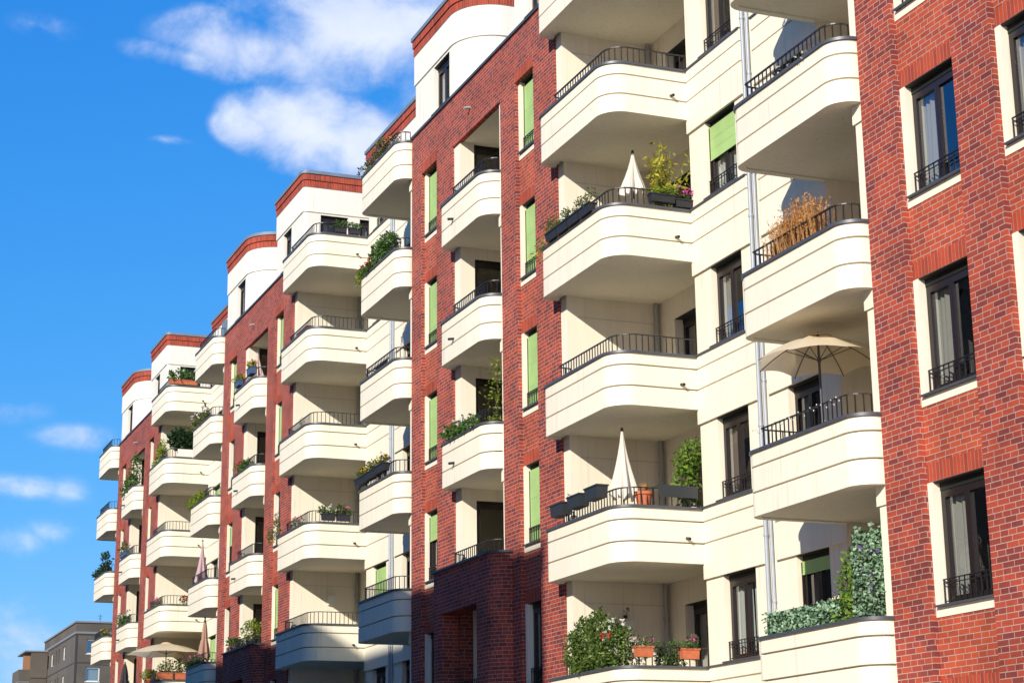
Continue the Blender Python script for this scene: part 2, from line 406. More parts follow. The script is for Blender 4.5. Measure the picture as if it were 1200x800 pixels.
    if rail:
        def rl():
            b = MB(); y = -.055; W = w / 2 - .008; t = .009
            b.box(-W, W, y - .012, y + .012, .345, .36); b.box(-W, W, y - .008, y + .008, .285, .297); b.box(-W, W, y - .008, y + .008, .04, .055)
            n = max(5, int(round(2 * W / .12)))
            for i in range(n + 1):
                t = .009; a = -W + 2 * W * i / n; a = min(max(a, -W + t), W - t)
                b.box(a - t, a + t, y - .006, y + .006, .0, .345)
            return b.mesh('railing')
        obj('railing', cached(('rl', w), rl), 'rail', o)
    if surround:
        wl, wr, wb = surround
        def su():
            b = MB(); W = w / 2
            b.box(W, W + wl, -reveal - .1, .012, -.03, h - .001); b.box(-W - wr, -W, -reveal - .1, .012, -.03, h - .001)
            b.box(-W - wr, W + wl, -reveal - .1, .012, -wb, -.031)
            return b.mesh('surround')
        obj('surround', cached(('su', w, h, reveal, surround), su), 'plaster', o)
    if lintel:
        wl, wr, wb = surround
        obj('lintel', cached(('li', w, h, surround, lintel), lambda: MB().box(-w / 2 - wr + .002, w / 2 + wl - .002, -.10, .005 if lintel == 'panel' else .104, h + .004, h + .262).mesh('lintel')), 'soldier', o)
    return o

# ------------------------------------------------------------------ balconies
PATH_C = [(0., -.05)] + arc(.4, 0., .4, 180, 90, 9) + arc(3.12, .1, .3, 90, 0, 7) + [(3.42, -1.47)]
PATH_L = [(8.36, -1.47)] + arc(8.86, -.1, .5, 180, 90, 10) + arc(11.62, .15, .25, 90, 0, 6) + [(11.87, .003)]
PATH_M = [(-6.3, .003 - .1)] + arc(-5.83, -.07, .47, 180, 90, 9) + arc(-3.47, .1, .3, 90, 0, 7) + [(-3.17, .003)]
PATH_P = [(-6.83, .003)] + arc(-6.38, 0., .45, 178, 90, 9) + [(-2.95, .45), (-2.95, .003)]
PARAPET = [(0, -1.08), (0, -.709), (-.10, -.707), (-.10, -.679), (0, -.677), (0, -.294), (-.10, -.292), (-.10, -.264), (0, -.262), (0, -.04), (-.13, -.04), (-.13, -1.08)]
CAPPROF = [(.035, -.055), (.035, -.005), (-.16, 0), (-.16, -.05)]
BAND = [(0, -1.37), (0, -.709), (-.10, -.707), (-.10, -.679), (0, -.677), (0, -.294), (-.10, -.292), (-.10, -.264), (0, -.262), (0, -.03), (-.12, -.03), (-.12, -1.37)]

def rail_mesh(path):
    b = MB()
    b.sweep(path, [(.018, .33), (.018, .35), (-.018, .35), (-.018, .33)])
    # bars
    L = [0]
    for p, q in zip(path, path[1:]): L.append(L[-1] + math.hypot(q[0] - p[0], q[1] - p[1]))
    n = int(round(L[-1] / .13)); t = .0082
    for i in range(n + 1):
        s = L[-1] * i / n
        for j in range(len(path) - 1):
            if L[j] <= s <= L[j + 1] + 1e-6:
                k = (s - L[j]) / max(1e-6, L[j + 1] - L[j]); x = path[j][0] + (path[j + 1][0] - path[j][0]) * k; y = path[j][1] + (path[j + 1][1] - path[j][1]) * k
                break
        b.box(x - t, x + t, y - t, y + t, -.02, .337)
    return b.mesh('railing')

RAIL_C = [(.29, -.05)] + arc(.56, .02, .27, 180, 90, 6) + [(3.0, .29), (3.08, .2), (3.08, -1.45)]
RAIL_L = [(8.43, -1.45)] + arc(8.83, -.17, .4, 180, 90, 7) + [(11.28, .23), (11.36, .15), (11.40, -.06)]
RAIL_M = [(-6.2, -.05)] + arc(-5.84, -.13, .36, 170, 90, 7) + [(-3.78, .23), (-3.68, .15), (-3.62, -.06)]
RAIL_P = [(-6.3, .02)] + [p for p in offset(PATH_P, -.09) if -6.28 < p[0] and p[1] > .1 and p[0] < -3.3] + [(-3.1, .36), (-3.1, .06)]

def slab_poly(path, back):
    return offset(path, -.10) + back

def balcony(parent, kind, k, rail=True, spout=True, name='balcony'):
    z = 3.0 * k
    path = {'C': PATH_C, 'L': PATH_L, 'M': PATH_M}[kind]
    back = {'C': [(3.3, -1.47), (3.3, -2.21), (.25, -2.21), (.25, -.05)],
            'L': [(11.5, .003), (11.5, -2.21), (8.4, -2.21), (8.4, -1.47)],
            'M': [(-3.5, -.0), (-3.55, -2.21), (-6.2, -2.21), (-6.2, -.1)]}[kind]
    def par(): return MB().sweep(path, PARAPET).mesh('balcony', smooth=30)
    o = obj(name, cached(('bp', kind), par), 'plaster', parent, (0, 0, z))
    def slab():
        poly = offset(path, -.10)
        if kind == 'C': poly = poly[:-1] + [(3.32, -1.465)] + back[0:]
        elif kind == 'L': poly = [(8.46, -1.465)] + poly[1:] + back
        else: poly = poly + back
        return MB().prism(poly, -1.055, -.75).mesh('floor_slab')
    obj('floor_slab', cached(('bs', kind), slab), 'plaster', o)
    obj('parapet_cap', cached(('bc', kind), lambda: MB().sweep(path, CAPPROF).mesh('cap', smooth=30)), 'cap', o)
    if rail:
        obj('railing', cached(('br', kind), lambda: rail_mesh({'C': RAIL_C, 'L': RAIL_L, 'M': RAIL_M}[kind])), 'rail', o)
    if spout:
        def sp():
            b = MB()
            if kind == 'L': b.tube((8.40, -1.06, -.60), (8.24, -1.06, -.63), .032, n=10)
            elif kind == 'M': b.tube((-4.25, .36, -.60), (-4.25, .54, -.63), .032, n=10)
            else: b.tube((2.6, .36, -.60), (2.6, .54, -.63), .03, n=10)
            return b.mesh('spout', smooth=40)
        if kind != 'C': obj('spout', cached(('sp', kind), sp), 'rail', o)
    return o

# ------------------------------------------------------------------ one building of the row
def building(m):
    labels = ["nearest red brick and cream apartment building, its balconies largest, at the right edge",
              "second apartment building from the right, brick front with columns of green window blinds",
              "third apartment building from the right, narrow brick strip between cream balconies left of centre",
              "farthest brick apartment building of the row, its end balconies seen against open sky"]
    B = thing('apartment_building', labels[m], 'apartment building', (m * P, 0, 0), 'row of brick and cream apartment buildings')
    last = (m == 3)
    S = (.12, .08, .16)
    # ---- brick front -------------------------------------------------------
    wins = []
    if m == 0:
        piers = [(0, -.93), (-2.38, -3.28), (-4.75, -9.6)]
        panels = [(-.93, -2.38), (-3.28, -4.75)]
        wspec = [(-1.05, -2.30), (-3.40, -4.67)]
    else:
        piers = [(0, -.78), (-1.95, -3.13), (-6.38, -7.30), (-8.40, -9.6)]
        panels = [(-.78, -1.95), (-7.30, -8.40)]
        wspec = [(-.90, -1.87), (-7.42, -8.32)]
    TOP = 15.0
    for a, c in piers: obj('brick_pier', MB().box(c, a, -.4, 0, GROUND, TOP), 'brick', B)
    if m > 0: obj('brick_lintel', MB().box(-6.379, -3.131, -.13, 0, 13.68, TOP), 'brick', B)
    for (a, c), (w0, w1) in zip(panels, wspec):
        PT = TOP if m == 0 else 13.765
        if m > 0: obj('brick_frieze', MB().box(c, a, -.4, -.001, PT, TOP), 'brick', B)
        holes = [(c, a, 3 * k + .04 - .16, 3 * k + 1.77) for k in range(-1, 5)]
        obj('brick_panel', MB().wall(c, a, GROUND, PT + .005, holes, -.1, .26), 'panel', B)
    for ci, (w0, w1) in enumerate(wspec):
        a, c = panels[ci]
        for k in range(-1, 5):
            bl = None
            if m == 1: bl = {(1, 4): 1., (1, 3): 1., (1, 2): 1., (1, 1): 1., (0, 4): 1., (0, 3): 1., (0, 2): 1., (0, 1): .36}.get((ci, k))
            if m == 2: bl = {(1, 4): 1., (1, 3): 1., (1, 1): 1., (0, 4): 1., (0, 2): .4}.get((ci, k))
            if m == 3: bl = {(1, 3): 1., (0, 4): 1.}.get((ci, k))
            cur = ['curtain_grey', 'curtain_white', 'curtain_brown'][(m + ci + k) % 3]
            cov = [(.46, .34), (.3, .22), (.62, .16)][(k + ci + 2 * m) % 3]
            if m == 0 and ci == 0:
                cov = {3: (.36, .30), 2: (.52, .22), 1: (.30, .18), 0: (.34, .26)}.get(k, cov); cur = {3: 'curtain_grey', 2: 'curtain_grey', 1: 'curtain_grey'}.get(k, cur)
            window(B, (w0 + w1) / 2, -.1, 3 * k + .04, abs(w0 - w1), 1.73, blind=bl, curtain=cur, cover=cov, surround=(round(abs(a - w0), 3), round(abs(w1 - c), 3), .165), lintel='flush' if (m > 0 and k == 4) else 'panel', seed=k + ci * 3 + m, sashes=2)
    obj('brick_coping', MB().box(-9.62, .02, -.42, .045, 15.0, 15.065), 'cap', B)
    if m > 0:
        obj('drain_pipe', MB().tube((-4.4, -.02, 14.28), (-4.4, .16, 14.24), .035, n=10), 'pipe_grey', B)
        # loggia niche in the brick front
        lg = MB()
        lg.wall(-2.2, -.05, GROUND, 14.3, [(-1.32, -.42, 3 * k - .75, 3 * k + 1.66) for k in (1, 2, 3, 4)], 0, .12, P=lambda a, n, z: (-3.55 - n, a, z))
        lg.quad((-3.55, -.05, GROUND), (-3.13, -.05, GROUND), (-3.13, -.05, 13.9), (-3.55, -.05, 13.9))
        lg.quad((-6.2, -2.2, GROUND), (-3.55, -2.2, GROUND), (-3.55, -2.2, 14.3), (-6.2, -2.2, 14.3))
        lg.quad((-6.2, -2.2, GROUND), (-6.2, -.05, GROUND), (-6.2, -.05, 14.3), (-6.2, -2.2, 14.3))
        lg.quad((-6.2, -.05, GROUND), (-6.38, -.05, GROUND), (-6.38, -.05, 13.9), (-6.2, -.05, 13.9))
        lg.box(-6.37, -3.14, -2.3, -.131, 13.70, 14.2)
        obj('loggia_wall', lg, 'plaster', B)
        for k in (1, 2, 3, 4):
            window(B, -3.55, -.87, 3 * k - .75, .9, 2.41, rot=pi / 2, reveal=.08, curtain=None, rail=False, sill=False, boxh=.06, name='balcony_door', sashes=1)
        for k in (2, 3, 4):
            balcony(B, 'M', k); obj('plaster_band', MB().box(-6.37, -6.165, -.4, -.02, 3 * k - 1.37, 3 * k - .06), 'plaster', B)
        # brick bay over the street door
        pb = MB()
        flat0, flat1 = -6.38, -2.95
        pb.wall(flat0, flat1, GROUND, 2.95, [(-5.77, -3.42, -.02, 1.95), (-5.6, -3.6, GROUND + .02, -1.3)], .45, .44)
        pb.sweep([(-6.83, .003)] + arc(-6.38, 0., .45, 178, 90, 9), [(0, GROUND), (0, 2.95)], closed=False)
        pb.quad((-2.95, .45, GROUND), (-2.95, .003, GROUND), (-2.95, .003, 2.95), (-2.95, .45, 2.95))
        pb.box(-3.57, -3.424, -.30, .004, GROUND, 2.6)
        porch = obj('brick_bay', pb.mesh('brick_bay', recalc=False, smooth=30), 'brick', B)
        obj('roof_slab', MB().box(-6.4, -3.0, -2.2, .40, 2.3, 2.8), 'plaster', porch)
        obj('parapet_cap', MB().sweep(PATH_P, [(.05, 2.95), (.05, 3.0), (-.2, 3.005), (-.2, 2.96)]), 'cap', porch)
        o = obj('railing', cached(('br', 'M'), lambda: rail_mesh(RAIL_M)), 'rail', porch, (0, 0, 3.0))
        rb = MB()
        for i in range(22):
            a = -5.75 + i * (2.31 / 21); rb.box(a - .008, a + .008, .20, .216, -.02, .34)
        rb.box(-5.77, -3.43, .19, .226, .34, .36); rb.box(-5.77, -3.43, .20, .216, .03, .045)
        obj('railing', rb, 'rail', porch)
    # ---- attic over the brick front ----------------------------------------
    CORN = [(.05, 17.30), (.05, 17.515), (.03, 17.52), (.03, 17.535), (.075, 17.54), (.075, 17.745), (-.3, 17.745), (-.3, 17.30)]
    COPE = [(.11, 17.75), (.11, 17.86), (-.4, 17.93), (-.4, 17.75)]
    def cornice(path, d=0.):
        c = obj('brick_cornice', MB().sweep(path, [(o_ + d if o_ > 0 else o_, z_) for o_, z_ in CORN]).mesh('cornice', smooth=30), 'cornice', B)
        obj('roof_coping', MB().sweep(path, [(o_ + d if o_ > 0 else o_, z_) for o_, z_ in COPE]).mesh('coping', smooth=30), 'coping', c)
    def attic(path, flat, hole, nm):
        """path: whole outline; flat: (x0,x1) stretch in the plane y=-.02 carrying the window"""
        at = MB()
        at.sweep(path, [(0, 16.45), (.035, 16.47), (.035, 17.32)], closed=False)
        at.wall(flat[0], flat[1], 15.06, 16.45, [hole], path_y, .12)
        rest = [p for p in path]
        # lower storey wall: the pieces of the outline that are not the window stretch
        seg = []
        for p, q in zip(path, path[1:]):
            if abs(p[1] - path_y) < 1e-4 and abs(q[1] - path_y) < 1e-4 and min(p[0], q[0]) >= flat[0] - 1e-4 and max(p[0], q[0]) <= flat[1] + 1e-4: continue
            at.quad((p[0], p[1], 15.06), (q[0], q[1], 15.06), (q[0], q[1], 16.45), (p[0], p[1], 16.45))
        obj('attic_wall', at.mesh('attic_wall', smooth=30), 'white', B)
        cornice(path)
    path_y = -.02
    if m > 0:
        pth = [(-4.1, -3.2), (-4.1, -1.12)] + arc(-3.0, -1.12, 1.1, 180, 90, 12)[1:] + [(-.25, -.02), (-.25, -3.2)]
        attic(pth, (-3.0, -.25), (-2.88, -1.72, 15.08, 16.40), 'front')
        window(B, -2.30, path_y, 15.08, 1.16, 1.32, curtain='curtain_grey', cover=(.3, .2), rail=False, sill=True, seed=m)
    # ---- cream bay ----------------------------------------------------------
    W1 = -1.46
    uL = 8.4 if not last else 5.2
    top = 15.05
    w = MB()
    holes = []
    for k in range(-1, 6):
        if not last: holes.append((6.5, 7.72, 3 * k + .04, 3 * k + (1.63 if k < 5 else 1.38)))
        holes.append((3.98, 5.05, 3 * k + .04, 3 * k + (1.63 if k < 5 else 1.38)))
    zt = 16.45 if not last else 15.05
    w.wall(3.3, uL, GROUND, zt, holes, W1, .2)
    # jambs of the loggias
    w.quad((3.3, W1, GROUND), (3.3, -2.2, GROUND), (3.3, -2.2, 15.2), (3.3, W1, 15.2))
    w.quad((uL, W1, GROUND), (uL, -2.2, GROUND), (uL, -2.2, zt), (uL, W1, zt))
    # loggia behind the small balcony: back wall and the end wall against the brick front
    obj('loggia_wall', MB().wall(.25, 3.3, GROUND, 15.2, [(1.2, 2.6, 3 * k - .75, 3 * k + 1.6) for k in range(0, 5)], -2.2, .12), 'plaster', B)
    obj('party_wall', MB().box(0.002, .25, -2.3, -.05, GROUND, 14.95), 'plaster', B)
    for k in range(0, 6): obj('plaster_band', MB().box(.003, .285, -.4, -.02, 3 * k - 1.37, 3 * k - .06), 'plaster', B)
    obj('plaster_wall', w, 'plaster', B)
    for k in range(0, 5):
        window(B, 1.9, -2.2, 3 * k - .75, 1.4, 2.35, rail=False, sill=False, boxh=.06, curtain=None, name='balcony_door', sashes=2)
    for k in range(-1, 6):
        hh = 1.59 if k < 5 else 1.34
        if not last:
            bl = {(0, 3): .45, (1, 1): .75, (1, 4): .5, (2, 1): 1., (2, 3): .35}.get((m, k))
            cur = ['curtain_grey', 'curtain_white', 'curtain_brown'][(m + k + 1) % 3]
            window(B, 7.11, W1, 3 * k + .04, 1.22, hh, reveal=.13, blind=bl, curtain=cur, cover=[(.5, .42), (.46, .3), (.36, .3)][(k + m) % 3], sill=True, seed=k + m)
        bl2 = {(0, 0): .13, (0, 1): None}.get((m, k))
        window(B, 4.515, W1, 3 * k + .04, 1.07, hh, reveal=.13, blind=bl2, curtain=['curtain_brown', 'curtain_grey'][(k + m) % 2], cover=(.3, .2), rail=False, sill=True, seed=k)
    for k in range(0, 6):
        prof = [(o_, z_ + 3 * k) for o_, z_ in BAND]; cp = [(.03, 3 * k - .03), (.03, 3 * k + .005), (-.10, 3 * k + .008), (-.10, 3 * k - .03)]
        segs = [(5.68, 3.32)] + ([] if last else [(8.41, 6.12)])
        for u1, u0 in segs:
            pth = [(u0, -1.41), (u1, -1.41)]
            bo = obj('plaster_band', MB().sweep(pth, prof), 'plaster', B); obj('band_cap', MB().sweep(pth, cp), 'cap', bo)
    ztop = 17.3 if not last else 15.
    if not last:
        d = MB().tube((5.97, -1.40, GROUND), (5.97, -1.40, ztop), .040, n=12)
        for zz in range(-4, 17, 2): d.tube((5.97, -1.40, zz + .1), (5.97, -1.40, zz + .15), .050, n=12)
        obj('downpipe', d.mesh('downpipe', smooth=40), 'pipe', B)
        d = MB().tube((5.80, -1.41, GROUND), (5.80, -1.41, ztop), .034, n=12)
        for zz in range(-4, 17, 2): d.tube((5.80, -1.41, zz + .9), (5.80, -1.41, zz + .95), .044, n=12)
        obj('downpipe', d.mesh('downpipe', smooth=40), 'pipe', B)
    for k in range(0, 6): balcony(B, 'C', k, spout=False)
    if last:
        # plain side and rear of the end house
        bb = MB(); bb.box(0.26, 5.19, -10, -2.32, GROUND, 14.9)
        obj('rear_wall', bb, 'plaster', B)
    if not last:
        for k in range(0, 6): balcony(B, 'L', k)
        lw = MB()
        lw.wall(8.4, 11.5, GROUND, 15.0, [(9.0, 10.75, 3 * k - .75, 3 * k + 1.45) for k in range(0, 5)], -2.2, .22)
        obj('loggia_wall', lw, 'plaster', B); obj('party_wall', MB().box(11.5, 11.798, -2.3, -.05, GROUND, 14.95), 'plaster', B)
        for k in range(0, 5):   # thin joint across the loggia wall under each ceiling
            gl = MB().box(11.494, 11.5, -2.19, -.3, 3 * k + 1.50, 3 * k + 1.515)
            obj('plaster_joint', gl, 'joint', B)
        for k in range(0, 5):
            window(B, 9.875, -2.2, 3 * k - .75, 1.75, 2.2, reveal=.2, rail=False, sill=False, boxh=.1, curtain='curtain_brown' if (k + m) % 2 else 'curtain_grey', cover=(.35, .2), name='balcony_door', sashes=3, seed=k)
        d = MB().tube((11.40, -2.1, GROUND), (11.40, -2.1, 14.3), .05, n=12)
        for k in range(0, 5): d.tube((11.40, -2.1, 3 * k + 1.2), (11.40, -2.1, 3 * k + 1.26), .062, n=12)
        obj('downpipe', d.mesh('downpipe', smooth=40), 'pipe_grey', B)
        # attic of the bay: set-back part and the part standing forward over the party wall
        path_y = W1
        at = MB()
        bp = [(.03, W1), (8.4, W1), (8.4, -3.2)]
        at.sweep(bp, [(.05, 16.45), (.05, 17.32)], closed=False)
        at.quad((.03, W1, 15.0), (3.3, W1, 15.0), (3.3, W1, 16.45), (.03, W1, 16.45))
        at.quad((8.4, -2.2, 15.0), (8.4, -3.2, 15.0), (8.4, -3.2, 16.45), (8.4, -2.2, 16.45))
        obj('attic_wall', at, 'white', B)
        cornice(bp, .02)
        path_y = -.02
        q = [(10.8, -3.2), (10.8, -.14)] + arc(10.92, -.14, .12, 180, 90, 5)[1:] + [(14.1, -.02), (14.1, -3.2)]
        at = MB()
        at.sweep(q, [(0, 16.45), (.035, 16.47), (.035, 17.32)], closed=False)
        at.wall(10.92, 14.1, 15.066, 16.45, [(12.3, 13.3, 15.08, 16.40)], -.02, .12)
        at.wall(-3.2, -.14, 14.3, 16.45, [(-1.5, -.58, 14.3, 16.40), (-2.9, -1.9, 14.3, 16.40)], 0, .12, P=lambda a, n, z: (10.8 - n, a, z))
        for p_, q_ in list(zip(q, q[1:]))[1:6]:
            at.quad((p_[0], p_[1], 14.3), (q_[0], q_[1], 14.3), (q_[0], q_[1], 16.45), (p_[0], p_[1], 16.45))
        at.quad((14.1, -.02, 15.066), (14.1, -3.2, 15.066), (14.1, -3.2, 16.45), (14.1, -.02, 16.45))
        at.quad((10.92, -.02, 14.3), (11.8, -.02, 14.3), (11.8, -.02, 15.066), (10.92, -.02, 15.066))
        obj('attic_wall', at.mesh('attic_wall', smooth=30), 'white', B)
        cornice(q)
        window(B, 12.8, -.02, 15.08, 1.0, 1.32, rail=False, curtain='curtain_white', cover=(.4, .3), seed=m)
        window(B, 10.8, -1.04, 14.3, .92, 2.1, rot=pi / 2, rail=False, sill=False, curtain='curtain_grey', cover=(.3, .2), seed=m, name='terrace_door')
        window(B, 10.8, -2.4, 14.3, 1.0, 2.1, rot=pi / 2, rail=False, sill=False, curtain='curtain_grey', cover=(.3, .2), seed=m, name='terrace_door')
        cb = MB(); cb.box(-9.58, P - 9.6, -10., -3.21, 14.3, 17.6)
        if m > 0: cb.box(-3.6, -.4, -3.3, -1.3, 17.4, 17.7)
        obj('roof', cb, 'white', B)
        bk = MB(); bk.box(-9.58, P - 9.61, -10., -3.6, GROUND, 14.25)
        obj('rear_wall', bk, 'room', B)
    else:
        cb = MB(); cb.box(-9.58, -.3, -10., -3.21, 14.3, 17.6); cb.box(-3.6, -.4, -3.3, -1.3, 17.4, 17.7)
        obj('roof', cb, 'white', B)
        bk = MB(); bk.box(-9.58, .25, -10., -3.6, GROUND, 14.25)
        obj('rear_wall', bk, 'room', B)
    return B

for m_ in range(4): building(m_)

# ------------------------------------------------------------------ plants, pots, parasols
DENS = [1.0]
def foliage(b, blobs, n, size, rng, **kw):
    tot = sum(r[3] * r[4] * r[5] for r in blobs)
    for (x, y, z, rx, ry, rz) in blobs:
        for i in range(max(3, int(DENS[0] * n * rx * ry * rz / tot))):
            while True:
                p = Vector((rng.uniform(-1, 1), rng.uniform(-1, 1), rng.uniform(-1, 1)))
                if .12 < p.length < 1: break
            p = p * (p.length ** -.35)
            b.leaf((x + p.x * rx, y + p.y * ry, z + p.z * rz), size, rng, **kw)

SEED = [0]
def rng_():
    SEED[0] += 1; return random.Random(SEED[0] * 31 + 5)

def planter(label, pos, length, along='u', box='box_dark', plants='leaf', ph=.22, n=130, flowers=None, nf=30, leaf=.07, w=.17, h=.17, group=None, wild=.5, cat='planter', boxm=True, name='planter_box'):
    """pos: centre of the box bottom"""
    rng = rng_()
    t = thing(name, label, cat, pos, group, 0 if along == 'u' else pi / 2)
    if boxm:
        L2 = length / 2; tr = MB()
        v = []
        for z, s in ((0, .86), (h, 1.)):
            v += [(-L2 * (s * .5 + .5), -w / 2 * s, z), (L2 * (s * .5 + .5), -w / 2 * s, z), (L2 * (s * .5 + .5), w / 2 * s, z), (-L2 * (s * .5 + .5), w / 2 * s, z)]
        tr.add(v, [(3, 2, 1, 0), (0, 1, 5, 4), (1, 2, 6, 5), (2, 3, 7, 6), (3, 0, 4, 7)])
        tr.box(-L2 - .012, L2 + .012, -w / 2 - .012, w / 2 + .012, h - .03, h - .001)
        obj('trough', tr, box, t)
    hh = h if boxm else 0.
    if plants:
        b = MB(); st = MB(); k = max(2, int(length / .16)); blobs = []
        for i in range(k):
            x = -length / 2 + length * (i + .5) / k + rng.uniform(-.04, .04); q = rng.uniform(1 - wild, 1 + wild * .6)
            blobs.append((x, rng.uniform(-.04, .05), hh + ph * .42 * q, length / k * .75, .11 + .05 * rng.random(), max(.05, ph * .55 * q)))
            st.tube((x, 0, hh - .03), (x + rng.uniform(-.05, .05), rng.uniform(-.04, .04), hh + ph * .8 * q), .006, .003, n=5)
        foliage(b, blobs, n, leaf, rng, droop=.15)
        b.mesh; obj('plants', b.mesh('plants', recalc=False), plants, t)
        obj('stems', st, 'stem', t)
    if flowers:
        b = MB()
        for i in range(nf):
            x = rng.uniform(-length / 2, length / 2); y = rng.uniform(-.12, .15); z = hh + ph * rng.uniform(.3, 1.05)
            for j in range(5): b.leaf((x, y, z), leaf * .75, rng, aspect=.8)
        obj('flowers', b.mesh('flowers', recalc=False), flowers, t)
    return t

def pot(label, pos, r=.13, h=.24, plants='leaf', ph=.3, n=120, potmat='terra', leaf=.06, spread=.16, flowers=None, nf=16, thin=False, name='flower_pot', group=None):
    rng = rng_(); t = thing(name, label, 'flower pot', pos, group)
    p = MB().lathe([(.001, 0), (r * .72, 0), (r * .95, h * .8), (r * 1.08, h * .8), (r * 1.08, h), (r * .93, h), (r * .9, h * .88), (.001, h * .88)], 20)
    obj('pot', p.mesh('pot', smooth=40), potmat, t)
    b = MB(); st = MB()
    if thin:
        for i in range(n):
            a = rng.uniform(0, 6.28); q = rng.uniform(.2, 1) * spread
            e = Vector((cos(a) * q, sin(a) * q, h + ph * rng.uniform(.5, 1.1))); s = Vector((cos(a) * r * .4, sin(a) * r * .4, h * .85)); side = Vector((-sin(a), cos(a), 0)) * .006
            b.add([s - side, s + side, e], [(0, 1, 2)])
    else:
        foliage(b, [(0, 0, h + ph * .5, spread, spread, ph * .55), (.3 * spread, 0, h + ph * .75, spread * .7, spread * .7, ph * .35)], n, leaf, rng, droop=.15)
        for i in range(5):
            st.tube((rng.uniform(-.03, .03), rng.uniform(-.03, .03), h * .8), (rng.uniform(-.7, .7) * spread, rng.uniform(-.7, .7) * spread, h + ph * .8), .006, .003, n=5)
        obj('stems', st, 'stem', t)
    obj('plants', b.mesh('plants', recalc=False), plants, t)
    if flowers:
        b = MB()
        for i in range(nf):
            c = (rng.uniform(-1, 1) * spread, rng.uniform(-1, 1) * spread, h + ph * rng.uniform(.5, 1.1))
            for j in range(5): b.leaf(c, leaf * .8, rng, aspect=.8)
        obj('flowers', b.mesh('flowers', recalc=False), flowers, t)
    return t

def shrub(label, pos, blobs, n, leafm, leaf=.07, flowers=None, nf=20, cat='shrub', name='shrub', branches=True, **kw):
    """pos is the foot; blobs relative to it"""
    rng = rng_(); t = thing(name, label, cat, pos)
    b = MB(); foliage(b, blobs, n, leaf, rng, **kw); obj('leaves', b.mesh('leaves', recalc=False), leafm, t)
    if branches:
        st = MB()
        for (x, y, z, rx, ry, rz) in blobs:
            base = Vector((x * .35, y * .35, 0)); mid = Vector((x * .8, y * .8, z * .6)); st.tube(base, mid, .014, .010, n=6)
            st.tube(mid, (x, y, z), .010, .006, n=6)
            for i in range(5):
                d = Vector((rng.uniform(-1, 1) * rx, rng.uniform(-1, 1) * ry, rng.uniform(-.3, 1) * rz)) * .85
                st.tube((x, y, z - rz * .3), Vector((x, y, z)) + d, .005, .003, n=5)
        obj('branches', st, 'stem', t)
    if flowers:
        b = MB()
        for i in range(nf):
            x, y, z, rx, ry, rz = rng.choice(blobs)
            d = Vector((rng.gauss(0, 1), rng.gauss(0, 1), rng.gauss(0, 1))).normalized()
            c = (x + d.x * rx, y + d.y * ry, z + d.z * rz)
            for j in range(6): b.leaf(c, leaf * 1.0, rng, aspect=.8)
        obj('flowers', b.mesh('flowers', recalc=False), flowers, t)
    return t

def parasol_closed(label, pos, z0, z1, r, fab, group='folded parasols', tie=False, foot=True):
    """pos foot on the floor; canopy from z0 (hem) to z1 (tip) above it"""
    rng = rng_(); t = thing('parasol', label, 'parasol', pos, group)
    n = 48; prof = []
    H = z1 - z0
    shape = [(0, 1.), (.06, .98), (.2, .84), (.4, .62), (.6, .41), (.8, .22), (.93, .13), (1., .06)]
    if tie: shape = [(0, .75), (.1, .9), (.3, .8), (.45, .62), (.52, .48), (.58, .52), (.75, .42), (.9, .25), (1., .03)]
    ph = rng.uniform(0, 6)
    def wob(a, j):
        k = 1 - shape[j][0]
        return 1 + k * (.24 * cos(8 * a + ph + .5 * shape[j][0]) + .12 * sin(5 * a + 2 * ph - 1.2 * shape[j][0]) + .05 * sin(13 * a))
    b = MB().lathe([(r * s, z0 + H * q + (.04 * sin(j * 3) if j == 0 else 0)) for j, (q, s) in enumerate(shape)], n, wob=wob)
    # ragged hem
    for i in range(n):
        x, y, z = b.v[i]; b.v[i] = (x, y, z + .05 * cos(8 * 2 * pi * i / n + ph + .6) - .02 * sin(3 * 2 * pi * i / n))
    obj('canopy', b.mesh('canopy', recalc=False, smooth=60), fab, t)
    p = MB().tube((0, 0, .04), (0, 0, z1 + .02), .019, n=10); p.tube((0, 0, z1 - .04), (0, 0, z1 + .03), .034, .024, n=10)
    if foot: p.lathe([(.001, .0), (.22, 0), (.22, .05), (.05, .09), (.03, .3), (.001, .3)], 16)
    obj('pole', p.mesh('pole', smooth=40), 'pole', t)
    return t

